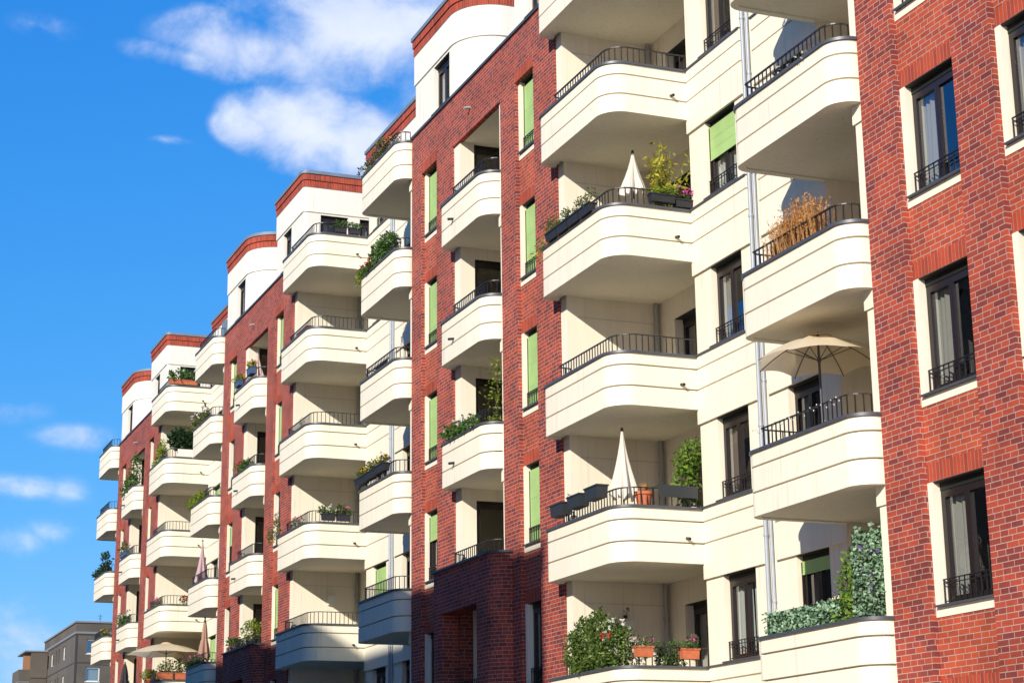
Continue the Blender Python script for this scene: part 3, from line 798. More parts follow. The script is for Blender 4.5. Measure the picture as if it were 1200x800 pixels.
def parasol_open(label, pos, zr, zt, R, fab, n=8, rot=0., group='open parasols', sag=.10):
    rng = rng_(); t = thing('parasol', label, 'parasol', pos, group)
    b = MB(); rings = 8; sub = 6; pts = []
    H = zt - zr
    for j in range(rings + 1):
        q = j / rings
        for i in range(n * sub):
            a = rot + 2 * pi * i / (n * sub); f = (i % sub) / sub; s = sin(pi * f)
            rad = R * q * (1 - .10 * s * q) ; z = zt - H * (q ** 1.8) - (-.5 * sag + sag * .5) * s * q - .035 * s * q * (1 - q) * 4 + .05 * s * q ** 3
            pts.append((rad * cos(a), rad * sin(a), z))
    nn = n * sub
    b.add(pts, [(j * nn + i, j * nn + (i + 1) % nn, (j + 1) * nn + (i + 1) % nn, (j + 1) * nn + i) for j in range(1, rings) for i in range(nn)] + [(i, nn + i, nn + (i + 1) % nn) for i in range(nn)])
    obj('canopy', b.mesh('canopy', recalc=False, smooth=50), fab, t)
    # small vent cap on top
    obj('vent_cap', MB().lathe([(.005, zt + .07), (.10, zt + .055), (.2, zt + .015), (.23, zt - .02)], 16, wob=lambda a, j: 1 + .06 * cos(8 * a)).mesh('vent', recalc=False, smooth=50), fab, t)
    p = MB().tube((0, 0, .03), (0, 0, zt + .08), .021, n=12); p.tube((0, 0, zt - .42), (0, 0, zt - .36), .035, n=12)
    p.lathe([(.001, 0), (.24, 0), (.24, .05), (.06, .10), (.035, .35), (.001, .35)], 16)
    obj('pole', p.mesh('pole', smooth=40), 'pole', t)
    for i in range(n):
        a = rot + 2 * pi * i / n; rb = MB(); last = None
        for j in range(rings + 1):
            q = j / rings; c = (R * q * cos(a), R * q * sin(a), zt - H * (q ** 1.8) - .012)
            if last: rb.tube(last, c, .008, n=5)
            last = c
        q = .55; rb.tube((0, 0, zt - .4), (R * q * cos(a), R * q * sin(a), zt - H * q ** 1.8 - .015), .007, n=5)
        obj('rib', rb, 'pole', t)
    return t

FL = -.75  # balcony floor below the cap

# --- big balconies of the nearest building -----------------------------------
g3 = 'dark planter boxes on the rail below the small white parasol'
for lab, u in (("leftmost of four dark planter boxes in a row, yellow trailing plant beside it", 11.0),
               ("second dark planter box from the left, low herbs, on the balcony with pink flowers", 10.42),
               ("third dark planter box from the left, green herbs, on the balcony with pink flowers", 9.86),
               ("rightmost of four dark planter boxes, small rosemary bush, beside the rounded balcony corner", 9.28)):
    planter(lab, (u, .44, 9.0), .52, plants='leaf_olive' if u < 10 else 'leaf', ph=.24 if u > 9.5 else .32, n=260, leaf=.06, group=g3)
shrub("trailing yellow green plant hanging over the left end of the balcony below the white parasol", (11.45, .42, 9.0),
      [(.1, .04, .08, .22, .1, .12), (.45, .05, -.08, .25, .08, .14), (.2, .06, -.16, .12, .06, .12)], 120, 'leaf_lime', .06, cat='trailing plant', name='trailing_plant', branches=False, flowers='orangeflower', nf=3)
parasol_closed("small white folded parasol under the upper balcony, beside the yellow bamboo", (9.3, -.62, 9 + FL), 1.30, 2.22, .235, 'fab_white')
rng = rng_()
t = thing('bamboo', "tall yellow leaved bamboo growing beside the small white parasol", 'plant', (8.75, -.95, 9 + FL))
lv = MB(); sm = MB()
for i in range(15):
    bx, by = rng.uniform(-.12, .12), rng.uniform(-.2, .2); dx, dy = rng.gauss(0, .22), rng.gauss(-.05, .33); H = rng.uniform(1.5, 2.15)
    pts = [Vector((bx + dx * q ** 2, by + dy * q ** 2, .2 + H * q)) for q in (0, .35, .7, 1.)]
    for p_, q_ in zip(pts, pts[1:]): sm.tube(p_, q_, .008, .006, n=5)
    for j in range(34):
        q = rng.uniform(.35, 1.02); lv.leaf((bx + dx * q ** 2 + rng.gauss(0, .05), by + dy * q ** 2 + rng.gauss(0, .06), .2 + H * q), .15, rng, up=-.1, aspect=.36)
obj('leaves', lv.mesh('leaves', recalc=False), 'leaf_yellow', t); obj('stalks', sm, 'leaf_lime', t)
obj('pot', MB().lathe([(.001, 0), (.16, 0), (.2, .35), (.21, .36), (.18, .36), (.17, .3), (.001, .3)], 18), 'box_dark', t)
planter("dark planter box with lime green foliage on the side rail beside the white parasol", (8.42, -.80, 9.10), .55, 'v', plants='leaf_lime', ph=.26, n=420, leaf=.07)
planter("dark planter box with bright pink flowers on the side rail, beside the window pillar", (8.42, -1.32, 9.04), .48, 'v', plants='leaf', ph=.22, n=200, flowers='pink', nf=22, leaf=.075)
pot("pot with long thin green leaves behind the bright pink flowers", (8.62, -1.5, 9 + FL + .35), .12, .25, 'leaf', .6, 40, 'box_dark', spread=.35, thin=True)

g1 = 'dark grey boxes on the rail beside the tall folded white parasol'
for lab, u in (("leftmost empty dark grey rail box, on the balcony with the tall folded white parasol", 10.85),
               ("middle empty dark grey rail box, on the balcony with the tall folded white parasol", 10.0),
               ("empty dark grey rail box nearest the tall folded white parasol", 9.16)):
    planter(lab, (u, .45, 3.13 + .035 * (11 - u)), .60, box='table_grey', plants=None, h=.25, w=.24, group=g1)
shrub("small sprig of weeds growing behind the leftmost dark grey rail box", (10.62, .36, 3.2), [(0, 0, .28, .12, .05, .07)], 26, 'leaf_dark', .05, cat='plant', name='weed')
parasol_closed("tall white folded parasol standing between the dark grey boxes and the terracotta pot", (9.25, -.18, 3 + FL), 1.02, 2.38, .235, 'fab_white')
pot("terracotta pot with a dry orange plant right of the tall folded white parasol", (8.58, -.28, 2.98), .17, .30, 'reed', .2, 140, 'terra', spread=.2, thin=True)
t = thing('folding_table', "dark grey folding table hung on the side rail right of the terracotta pot", 'table', (8.42, -.9, 3.0))
obj('table_top', MB().box(-.06, .32, -.42, .42, .36, .40), 'table_grey', t); obj('apron', MB().box(-.075, -.06, -.42, .42, .17, .40), 'table_grey', t)
for y_ in (-.36, .36): obj('leg', MB().box(.26, .29, y_ - .015, y_ + .015, FL + .01, .36), 'table_grey', t)
shrub("glossy green potted tree behind the dark grey folding table, beside the window pillar", (8.8, -1.42, 3 + FL), [(0, .05, 1.75, .28, .3, .35), (.05, .1, 1.3, .28, .26, .38), (0, -.15, 1.95, .22, .22, .25), (0, .0, .9, .24, .24, .3)], 800, 'leaf_bright', .115, cat='potted tree', name='potted_tree')
pot("white pot with pale pink blossoms under the folding table end", (8.52, -1.28, 2.86), .1, .16, 'leaf', .1, 20, 'box_white', flowers='whiteflower', nf=5, spread=.08, leaf=.05)

# lowest balcony: hedge and flowers
rng = rng_()
shrub("large dense green hedge covering the left rail of the lowest balcony at bottom centre", (9.85, .22, -.6),
      [(.80, .08, .98, .30, .2, .50), (.35, .06, 1.08, .42, .24, .62), (-.25, .05, 1.15, .42, .24, .62), (-.75, .03, 1.05, .38, .24, .5), (-1.1, .0, .95, .3, .25, .42), (.5, .06, .82, .52, .16, .22), (-.4, .06, .82, .62, .16, .22)], 6500, 'hedge', .085, cat='hedge', name='hedge', droop=.2)
shrub("white blossoming shrub with two red blooms right of the large hedge", (8.85, .26, -.6), [(0, 0, 1.18, .25, .2, .38), (-.1, -.2, 1.0, .22, .25, .32), (-.25, -.35, .82, .15, .2, .25)], 300, 'leaf', .065, flowers='whiteflower', nf=80)
planter("small cluster of red geranium blooms in front of the white blossoming shrub", (8.78, .44, .44), .2, plants='leaf', ph=.16, n=50, flowers='red', nf=9, leaf=.06, boxm=False, name='rail_flowers', cat='flowers')
planter("slatted terracotta coloured box with pink flowers hung on the side rail of the lowest balcony", (8.42, -.10, .15), .34, 'v', box='terra', plants='leaf', ph=.2, n=180, flowers='pink', nf=14, leaf=.055, h=.2)
planter("round terracotta planter with green leaves hung on the side rail by the pillar, lowest balcony", (8.42, -1.05, .13), .36, 'v', box='terra', plants='leaf', ph=.26, n=220, flowers='pink', nf=7, leaf=.06, h=.2)
shrub("leafy green plant between the two terracotta planters on the lowest balcony", (8.62, -.62, -.65), [(0, 0, .72, .16, .2, .26), (0, -.25, .68, .16, .2, .22), (0, .1, .95, .1, .12, .16), (0, -.22, .98, .08, .1, .18)], 900, 'leaf', .07, cat='plant', name='leafy_plant')
t = thing('wall_lamp', "square white lamp on the shaded loggia wall above the white blossoming shrub", 'lamp', (11.48, -1.26, .95))
obj('lamp_shade', MB().box(-.07, -.012, -.11, .11, 0, .22), 'lamp', t); obj('back_plate', MB().box(-.012, .0, -.07, .07, .04, .18), 'pipe_grey', t)
rng = rng_(); t = thing('climbing_plant', "dark climbing vine beside the square white lamp on the loggia wall", 'plant', (11.40, -.95, .55))
lv = MB(); sm = MB(); sm.tube((0, .05, 0), (0, -.27, .85), .01, .006, n=5)
for i in range(70):
    q = rng.random(); lv.leaf((rng.gauss(-.02, .02), .05 - .32 * q + rng.gauss(0, .025), .85 * q), .07, rng)
obj('leaves', lv.mesh('leaves', recalc=False), 'leaf_dark', t); obj('stem', sm, 'stem', t)

# --- small balconies beside the nearest brick front ---------------------------
rng = rng_(); t = thing('ornamental_grass', "tall dry orange ornamental grass behind the rail, right of the downpipes", 'plant', (1.75, .18, 6 + FL))
lv = MB()
for i in range(1150):
    x = rng.uniform(-.75, .75); y = rng.uniform(-.09, .09); H = rng.uniform(.95, 1.5) * (1.02 - .22 * abs(x + .1)); dx, dy = rng.gauss(0, .10), rng.gauss(0, .08)
    s = .007; p0 = Vector((x, y, .2)); p1 = Vector((x + dx * .3, y + dy * .3, .2 + H * .5)); p2 = Vector((x + dx, y + dy, .2 + H * rng.uniform(.8, 1)))
    a = rng.uniform(0, 3.14); sd = Vector((cos(a), sin(a), 0)) * s
    lv.add([p0 - sd, p0 + sd, p1 + sd, p1 - sd, p2], [(0, 1, 2, 3), (3, 2, 4)])
    if i % 2 == 0:
        for j in range(3): lv.leaf(p2 - Vector((0, 0, .05 * j)), .07, rng, up=1., aspect=.3)
obj('blades', lv.mesh('blades', recalc=False), 'reed', t)
obj('trough', MB().box(-.8, .8, -.13, .13, 0, .3), 'box_dark', t)
parasol_open("large cream open parasol shading the balcony beside the nearest brick pier", (2.13, -.32, 3 + FL), 2.04, 2.47, 1.04, 'fab_cream', 8, rot=-.15)
rng = rng_(); t = thing('string_lights', "string of small white lights wound along the rail under the large cream parasol", 'string lights', (0, 0, 3))
wi = MB(); bu = MB(); last = None
pts = [(3.2, .33), (2.6, .335), (2., .335), (1.4, .335), (.9, .33), (.55, .30)]
for i in range(61):
    s = i / 60 * (len(pts) - 1); j = min(int(s), len(pts) - 2); f = s - j
    c = (pts[j][0] + (pts[j + 1][0] - pts[j][0]) * f, pts[j][1] + (pts[j + 1][1] - pts[j][1]) * f + .03 + .02 * sin(i * 1.7), .33 + .025 * sin(i * .9) - .012 * (i % 7))
    if last: wi.tube(last, c, .0025, n=4, cap=False)
    last = c
    if i % 3 == 0: bu.lathe([(.002, -.014), (.011, 0), (.002, .014)], 6); bu.v[-18:] = [(x + c[0], y + c[1], z + c[2]) for x, y, z in bu.v[-18:]]
obj('wire', wi, 'rail', t); obj('bulbs', bu, 'lamp', t)
planter("white blossoms in a rail planter on the uppermost whole balcony beside the brick pier", (1.35, .30, 9 - .12), 1.0, plants='leaf_silver', ph=.24, n=70, flowers='whiteflower', nf=26, leaf=.05, boxm=False, name='rail_flowers', cat='flowers')
# ivy balcony
rng = rng_(); t = thing('ivy_screen', "pale green leaf mat covering the front rail of the lowest balcony beside the brick pier", 'plant screen', (1.85, .36, 0))
lv = MB()
for i in range(900): lv.leaf((rng.uniform(-1.05, 1.2), rng.uniform(-.03, .05), rng.uniform(-.02, .33)), .065, rng, up=0, aspect=.75)
obj('leaves', lv.mesh('leaves', recalc=False), 'leaf_silver', t); obj('net', MB().box(-1.05, 1.2, -.03, -.024, 0, .33), 'leaf_dark', t)
rng = rng_(); t = thing('ivy_screen', "tall pale green leaf screen with violet flowers standing against the nearest brick pier", 'plant screen', (.29, .05, 0))
lv = MB(); fl = MB()
for i in range(1500):
    s = rng.random(); z = rng.uniform(-.02, 1.33 + .09 * sin(s * 17) + .05 * sin(s * 41 + 1)) + max(0, rng.gauss(-.12, .08)); z *= (1 - .10 * s); lv.leaf((rng.gauss(0, .018) + .05 * s, .36 - .60 * (1 - s) + rng.gauss(0, .02), z), .075, rng, up=0, aspect=.75)
for i in range(9):
    s = rng.random(); c = (-.05 + .05 * s, .34 - .62 * (1 - s), rng.uniform(.3, 1.1))
    for j in range(4): fl.leaf(c, .055, rng, aspect=.7)
obj('leaves', lv.mesh('leaves', recalc=False), 'leaf_silver', t); obj('flowers', fl.mesh('flowers', recalc=False), 'violet', t)
obj('trellis', MB().add([(.04, -.22, 0), (.09, .34, 0), (.09, .34, 1.25), (.04, -.22, 1.33)], [(0, 1, 2, 3)]), 'leaf_dark', t)
shrub("climbing plant with yellow green leaves left of the tall pale leaf screen", (.60, .24, FL), [(0, .03, .95, .26, .12, .34), (.08, .05, 1.3, .24, .1, .3), (.02, .02, 1.6, .14, .1, .22), (.25, .06, .88, .24, .1, .22)], 900, 'leaf_bright', .095, cat='climbing plant', name='climbing_plant')
pot("brown clay pot behind the rail beside the climbing plant with yellow green leaves", (1.35, .1, .12), .13, .26, 'leaf_dark', .1, 12, 'wood', spread=.08)

DENS[0] = 2.3   # farther plants: denser crowns
# --- niche balconies of the second building (local to u = P) -------------------
rng = rng_(); t = thing('climbing_plant', "tall thin climbing plant with yellow green leaves on the niche balcony mid picture", 'climbing plant', (P - 6.1, .0, 6 + FL))
lv = MB(); sm = MB(); sm.tube((0, 0, .2), (-.02, .05, 2.3), .01, .005, n=5)
for i in range(260):
    q = rng.random() ** 1.2; lv.leaf((rng.gauss(0, .07 + .08 * (1 - q)), rng.gauss(.05, .07 + .08 * (1 - q)), .75 + 1.5 * q), .085, rng)
obj('leaves', lv.mesh('leaves', recalc=False), 'leaf_lime', t); obj('stem', sm, 'stem', t); obj('pot', MB().lathe([(.001, 0), (.13, 0), (.16, .28), (.001, .27)], 14), 'box_dark', t)
planter("long green leafy row along the rail of the niche balcony with the tall thin climber", (P - 4.75, .40, 6.0), 2.2, plants='leaf', ph=.34, n=330, leaf=.10, boxm=False, name='rail_plants', cat='plants', flowers='whiteflower', nf=8)
# small balconies C of building 2
planter("mixed flowers with pink blooms on the topmost balcony under the roof, left of the brick", (P + 2.2, .34, 15.02), 2.0, plants='leaf_olive', ph=.45, n=330, flowers='pink', nf=15, leaf=.10, boxm=False, name='rail_flowers', cat='flowers', wild=.8)
pot("orange flowers in a pot at the right end of the topmost balcony rail", (P + .9, .22, 15.0), .1, .14, 'leaf_olive', .3, 60, 'box_dark', flowers='orangeflower', nf=10, spread=.2)
shrub("round bright green bush on the second balcony from the top, left of the brick front", (P + 1.55, .2, 12 + FL), [(-.35, 0.05, 1.08, .45, .3, .42), (.3, 0.05, 1.02, .48, .3, .40)], 1100, 'leaf', .09)
planter("red geraniums left of the round bright green bush", (P + 2.55, .38, 12.0), .7, plants='leaf', ph=.3, n=120, flowers='red', nf=24, leaf=.09, boxm=False, name='rail_flowers', cat='flowers')
shrub("low yellow green plant drooping over the balcony end left of the red geraniums", (P + 3.1, .40, 12.0), [(0, .02, .1, .24, .1, .2), (.2, .05, -.05, .15, .08, .15)], 140, 'leaf_lime', .08, branches=False, cat='plant', name='trailing_plant')
gC = 'dark rail planters with small yellow flowers left of the brick front'
for lab, u, dz in (("leftmost of three dark rail planters with small yellow flowers, left of the brick front", 2.75, .0),
               ("middle one of three dark rail planters with small yellow flowers, left of the brick front", 1.9, .02),
               ("rightmost of three dark rail planters with small yellow flowers, nearest the brick front", 1.05, .04)):
    planter(lab, (P + u, .46, 6.08 + dz), .8, plants='leaf_olive', ph=.24, n=110, flowers='yellowflower', nf=10, leaf=.08, h=.2, w=.2, group=gC)
# L balconies of building 2
for lab, v in (("left box of green plants on the roof terrace rail under the white attic", -.55), ("right box of green plants on the roof terrace rail under the white attic", -1.0)):
    planter(lab, (P + 8.44, v, 15.06), .36, 'v', plants='leaf', ph=.24, n=90, leaf=.08, group='plant boxes on the roof terrace rail')
for lab, u in (("left small terracotta pot on the roof terrace edge under the attic window", 11.0), ("right small terracotta pot on the roof terrace edge under the attic window", 10.3)):
    pot(lab, (P + u, .1, 15.0), .12, .22, 'leaf_olive', .12, 24, 'terra', spread=.1, leaf=.07, group='small terracotta pots on the terrace edge')
t = thing('storage_chest', "reddish brown chest behind the rail of the balcony below the roof terrace", 'chest', (P + 9.9, .05, 12 + FL))
obj('chest', MB().box(-.55, .55, -.22, .18, .3, .95), 'brown', t); obj('lid', MB().box(-.57, .57, -.24, .2, .96, 1.0), 'brown', t)
for sx in (-.5, .5): obj('leg', MB().box(sx - .04, sx + .04, -.2, .16, 0, .3), 'brown', t)
shrub("thin pale green creeper on the loggia wall of the balcony third from the top", (P + 11.3, -.2, 9 + FL), [(0, 0, 1.2, .06, .1, .35), (0, -.05, .8, .06, .14, .3)], 90, 'leaf_olive', .07, cat='creeper', name='creeper')
gL = 'dark rail planters with grasses and pink flowers'
for lab, v, fl in (("left dark rail planter with green grasses and pale flowers, fourth balcony down", -.28, 'whiteflower'), ("right dark rail planter with pink flowers, fourth balcony down", -.74, 'pink')):
    planter(lab, (P + 8.44, v, 6.05), .42, 'v', plants='leaf', ph=.26, n=120, flowers=fl, nf=9, leaf=.08, group=gL, h=.2)
planter("small red and pink flowers along the front rail beside the planters with grasses", (P + 9.6, .36, 6.0), .9, plants='leaf_olive', ph=.3, n=90, flowers='pink', nf=9, leaf=.07, boxm=False, name='rail_flowers', cat='flowers')
shrub("loose plants leaning out over the balcony end in front of the far brick pier", (P + 11.4, .42, 6.0), [(.15, .05, .25, .2, .12, .25), (.6, .12, .05, .25, .12, .25), (.2, .05, .55, .1, .1, .2)], 170, 'leaf_olive', .08, cat='plant', name='trailing_plant', flowers='orangeflower', nf=4)
t = thing('wall_lamp', "square pale lamp on the lowest loggia wall left of centre", 'lamp', (P + 11.48, -1.3, 3.92))
obj('lamp_shade', MB().box(-.07, -.012, -.13, .13, 0, .28), 'lamp', t); obj('back_plate', MB().box(-.012, 0, -.08, .08, .05, .2), 'pipe_grey', t)

# --- third building (local to u = 2P) -----------------------------------------
Q = 2 * P
parasol_closed("pale rose folded parasol in the topmost brick niche left of centre", (Q - 4.0, -.25, 12 + FL), .95, 2.15, .30, 'fab_rose')
planter("blue planter with yellow flowers below the pale rose parasol", (Q - 5.75, .38, 12.12), .6, box='box_blue', plants='leaf_olive', ph=.2, n=70, flowers='yellowflower', nf=30, leaf=.09, h=.24, w=.22)
planter("blue planter with green shoots left of the one with yellow flowers", (Q - 4.1, .42, 12.08), .6, box='box_blue', plants='leaf_lime', ph=.34, n=80, leaf=.1, h=.2)
planter("green plants with red blooms along the second niche balcony rail of the far brick strip", (Q - 5.0, .38, 9.0), 1.6, plants='leaf', ph=.3, n=200, leaf=.1, flowers='red', nf=6, boxm=False, name='rail_plants', cat='plants')
gP = 'leafy plants on the brick porch roof terrace'
pot("bushy green plant in a dark pot at the right end of the brick porch terrace", (Q - 5.6, .1, 3.0 - .1), .2, .34, 'leaf_lime', .6, 170, 'box_dark', spread=.4, leaf=.11, group=gP)
pot("low green plant in a dark pot at the left end of the brick porch terrace", (Q - 3.5, .15, 3.0 - .1), .18, .28, 'leaf', .3, 120, 'box_dark', spread=.32, leaf=.1, group=gP)
t = thing('awning_box', "grey blue box standing on the roof terrace corner of the far brick strip", 'box', (Q + 2.0, -.5, 15 + FL))
obj('box', MB().box(-.28, .28, -.12, .12, .75, 1.85), 'coping', t); obj('stand', MB().box(-.05, .05, -.05, .05, 0, .75), 'pole', t)
planter("white flowering plants crowding the rail of the balcony left of the far brick strip", (Q + 2.2, .36, 12.0), 2.6, plants='leaf_olive', ph=.5, n=330, flowers='whiteflower', nf=26, leaf=.12, boxm=False, name='rail_flowers', cat='flowers', wild=.7)
planter("drooping yellow green plants along the rail below the white flowering plants", (Q + 2.3, .38, 9.0), 2.3, plants='leaf_lime', ph=.36, n=300, leaf=.11, boxm=False, name='rail_plants', cat='plants')
parasol_closed("mauve pink folded parasol leaning over the balcony left of the far brick strip", (Q + 2.3, .1, 6 + FL), .85, 2.40, .21, 'fab_pink', tie=False)
parasol_closed("tan folded parasol tied with a strap, below the mauve pink one", (Q + 2.4, -.1, 3 + FL), 1.0, 2.55, .21, 'fab_tan', tie=True)
planter("flowers and leaves crowding the lowest balcony rail under the tan folded parasol", (Q + 1.9, .34, 3.0), 2.4, plants='leaf', ph=.36, n=220, flowers='pink', nf=14, leaf=.1, boxm=False, name='rail_flowers', cat='flowers')
planter("terracotta trough with spiky green plants on the far roof terrace", (Q + 8.45, -.25, 15.04), 1.2, 'v', box='terra', plants='leaf', ph=.45, n=150, leaf=.16, flowers='whiteflower', nf=5, h=.2)
shrub("tall yellow green plant at the left corner of the balcony with the leafy screens", (Q + 10.7, .15, 12 + FL), [(0, 0, 1.0, .5, .2, .5), (-.6, .05, 1.2, .4, .2, .55), (.3, .05, .75, .35, .2, .3)], 260, 'leaf_lime', .15, cat='plant', name='tall_plant')
shrub("dark feathery plant spreading behind the rail under the far roof terrace", (Q + 8.8, -.5, 12 + FL), [(0, .2, 1.5, .3, .5, .5), (0, -.5, 1.5, .3, .5, .45)], 1000, 'leaf_dark', .16, cat='plant', name='tall_plant')
t = thing('privacy_screen', "pale cloth screen tied behind the rail under the dark feathery plant", 'screen', (Q + 8.39, -.6, 12.0))
obj('cloth', MB().box(-.01, .01, -.5, .5, .0, .32), 'screen_white', t)
for y_ in (-.4, .4): obj('tie', MB().box(-.02, .02, y_ - .01, y_ + .01, .32, .355), 'rail', t)
planter("pink geraniums at the rounded rail corner of the far left balcony with the red flowers", (Q + 9.2, .34, 6.0), 1.0, plants='leaf_olive', ph=.28, n=80, flowers='pink', nf=14, leaf=.08, boxm=False, name='rail_flowers', cat='flowers')
planter("bright red flowers on the side rail of the far left balcony", (Q + 8.45, -.75, 6.02), .7, 'v', plants='leaf', ph=.3, n=70, flowers='red', nf=26, leaf=.1, boxm=False, name='rail_flowers', cat='flowers')
parasol_open("wide beige open parasol low at the left, over the terracotta planter boxes", (Q + 9.3, -.1, 3 + FL), 1.80, 2.25, 1.62, 'fab_cream', 6, rot=.3)
gT = 'terracotta boxes under the wide beige parasol'
for lab, v in (("left terracotta box with wild grasses under the wide beige parasol", .1), ("right terracotta box with leafy plants under the wide beige parasol", -.6)):
    planter(lab, (Q + 8.48, v, 3.02), .62, 'v', box='terra', plants='leaf_olive', ph=.5, n=110, leaf=.12, group=gT, h=.26, w=.25)
pot("light green potted plant at the left balcony end under the wide beige parasol", (Q + 10.9, .2, 3.0 - .05), .2, .25, 'leaf_lime', .35, 110, 'terra', spread=.42, leaf=.12)

# --- farthest building (local to u = 3P) ---------------------------------------
T = 3 * P
shrub("tall green climber filling the topmost niche balcony of the farthest building", (T - 5.1, .25, 12 + FL), [(-.7, 0, 1.5, .3, .25, .8), (.3, .0, 1.0, .5, .25, .5), (1.1, .05, .85, .5, .25, .4)], 420, 'leaf', .14, cat='climber', name='climbing_plant')
planter("blue grey planter with small cactus shoots on the second niche balcony of the farthest building", (T - 4.6, .40, 9.02), 1.5, box='box_blue', plants='leaf', ph=.45, n=50, leaf=.14, h=.2)
planter("green rail plants with pale flowers on the third niche balcony of the farthest building", (T - 4.9, .38, 6.0), 1.9, plants='leaf', ph=.5, n=180, flowers='whiteflower', nf=10, leaf=.13, boxm=False, name='rail_plants', cat='plants')
parasol_closed("black folded parasol hanging in the lowest niche of the farthest building", (T - 4.5, .15, 3 + FL - .55), 1.2, 2.7, .3, 'fab_dark', tie=True)
shrub("dark bushy plants with a bare twiggy tree on the end balcony against the sky", (T + 2.0, .2, 9 + FL), [(-.6, 0, 1.0, .8, .25, .35), (.8, .05, .95, .6, .25, .25), (-1.0, 0, 1.5, .3, .2, .3), (0, 0, 1.7, .5, .1, .2)], 320, 'leaf_dark', .15, cat='plants', name='balcony_shrub')
planter("small yellow flowers at the rail end of the lowest balcony seen against the sky", (T + .8, .2, 6.0), .6, box='box_blue', plants='leaf_olive', ph=.35, n=60, flowers='yellowflower', nf=14, leaf=.1, boxm=False, name='rail_flowers', cat='flowers')

# ------------------------------------------------------------------ grey block far left
def grey_block():
    U, V = 160., -13.22
    B = thing('apartment_block', "dark grey concrete slab block far behind at the bottom left", 'apartment building', (U, V, 0))
    wl = MB()
    top = 17.1; ln = 21.0; wd = 26.
    hf = []   # windows on the face towards the camera (x = 0), a runs along -y
    for k, zt in enumerate((15.4, 12.75, 9.95, 7.15)):
        for a in (1.05, 5., 9., 13.): hf.append((-a - 1.35, -a, zt - 1.35, zt))
    hs = []
    for k, zt in enumerate((15.35, 12.5, 9.7, 6.9)):
        for a, w_ in ((6.3, 1.6), (10.2, .8), (12.0, .8), (13.8, 2.2), (17.5, 1.5)): hs.append((a, a + w_, zt - 1.35, zt))
    wl.wall(-wd, 0, GROUND, top - .1, hf, 0, .2, P=lambda a, n, z: (-n, a, z))
    wl.wall(0, ln, GROUND, top - .1, hs, 0, .2)
    wl.quad((ln, 0, GROUND), (ln, -wd, GROUND), (ln, -wd, top - .1), (ln, 0, top - .1))
    wl.quad((0, 0, top - .1), (ln, 0, top - .1), (ln, -wd, top - .1), (0, -wd, top - .1))
    obj('concrete_wall', wl, 'concrete', B)
    bd = MB()
    bd.box(-.06, ln, .0, .06, 15.95, 16.15); bd.box(-.06, 0, -wd, 0, 15.95, 16.15)
    obj('light_band', bd, 'concrete_light', B)
    jt = MB()
    for z in (15.86, 13.18, 10.4, 7.6, 4.8):
        jt.box(-.02, ln, 0, .02, z - .06, z + .06); jt.box(-.02, 0, -wd, 0, z - .06, z + .06)
    jt.box(-.03, 0, -.16, .03, GROUND, 15.8); jt.box(0, .16, 0, .03, GROUND, 15.8)
    for a in (4., 8., 12.): jt.box(-.02, 0, -a - .06, -a + .06, GROUND, 15.8)
    obj('panel_joint', jt, 'concrete_dark', B)
    cp = MB(); cp.box(-.12, ln, -.3, .12, top - .1, top + .06); cp.box(-.12, .3, -wd, -.301, top - .1, top + .06)
    obj('roof_edge', cp, 'concrete_light', B)
    for i, (a0, a1, z0, z1) in enumerate(hf):
        w_ = obj('window', MB().box(.1, .16, a0, a0 + .09, z0, z1).box(.1, .16, a1 - .09, a1, z0, z1).box(.1, .16, a0, a1, z0, z0 + .09).box(.1, .16, a0, a1, z1 - .09, z1).box(-.05, .1, a0 - .05, a1 + .05, z0 - .08, z0 - .001), 'box_white', B)
        obj('pane', MB().box(.13, .14, a0 + .09, a1 - .09, z0 + .09, z1 - .09), 'glass', w_)
        obj('room', MB().box(.3, .32, a0 - .1, a1 + .1, z0 - .1, z1 + .1), 'curtain_white' if i % 3 == 1 else 'room', w_)
    for i, (a0, a1, z0, z1) in enumerate(hs):
        w_ = obj('window', MB().box(a0, a0 + .08, -.16, -.1, z0, z1).box(a1 - .08, a1, -.16, -.1, z0, z1).box(a0, a1, -.16, -.1, z0, z0 + .08).box(a0, a1, -.16, -.1, z1 - .08, z1), 'box_white' if i % 5 in (0, 3) else 'dark', B)
        obj('pane', MB().box(a0 + .08, a1 - .08, -.14, -.13, z0 + .08, z1 - .08), 'glass', w_)
        obj('room', MB().box(a0 - .1, a1 + .1, -.32, -.3, z0 - .1, z1 + .1), 'room', w_)
    # lower wing with open balconies at the far end
    wg = MB(); wg.box(18.0, 24., .05, 1.75, GROUND, 15.75); obj('stair_wing', wg, 'concrete', B)
    jt = MB()
    for z in (13.05, 10.3, 7.5): jt.box(17.98, 18., .05, 1.75, z - .06, z + .06)
    obj('panel_joint', jt, 'concrete_dark', B)
    for k in range(4):
        z = 12.9 - 2.8 * k
        bl = MB(); bl.box(18.4, 23.5, 1.76, 2.9, z - .18, z); bl.box(18.4, 23.5, 2.8, 2.9, z, z + 1.05); bl.box(18.4, 18.5, 1.76, 2.8, z, z + 1.05)
        bo = obj('balcony', bl, 'concrete', B)
        obj('slab_edge', MB().box(18.38, 23.52, 1.77, 2.93, z - .3, z - .181), 'concrete_light', bo)
        obj('partition', MB().box(18.6, 18.66, 1.76, 2.5, z + .01, z + 2.5), 'wood', bo)
    obj('wing_roof', MB().box(17.9, 24.1, .0, 2.4, 15.76, 15.9), 'concrete_light', B)
    an = MB().tube((4., -2.9, 17.), (4., -2.9, 18.3), .03, n=6); an.tube((4., -3.15, 18.15), (4., -2.65, 18.15), .02, n=5); an.tube((4., -3.05, 17.9), (4., -2.75, 17.9), .02, n=5)
    obj('roof_aerial', an, 'pole', B)
grey_block()

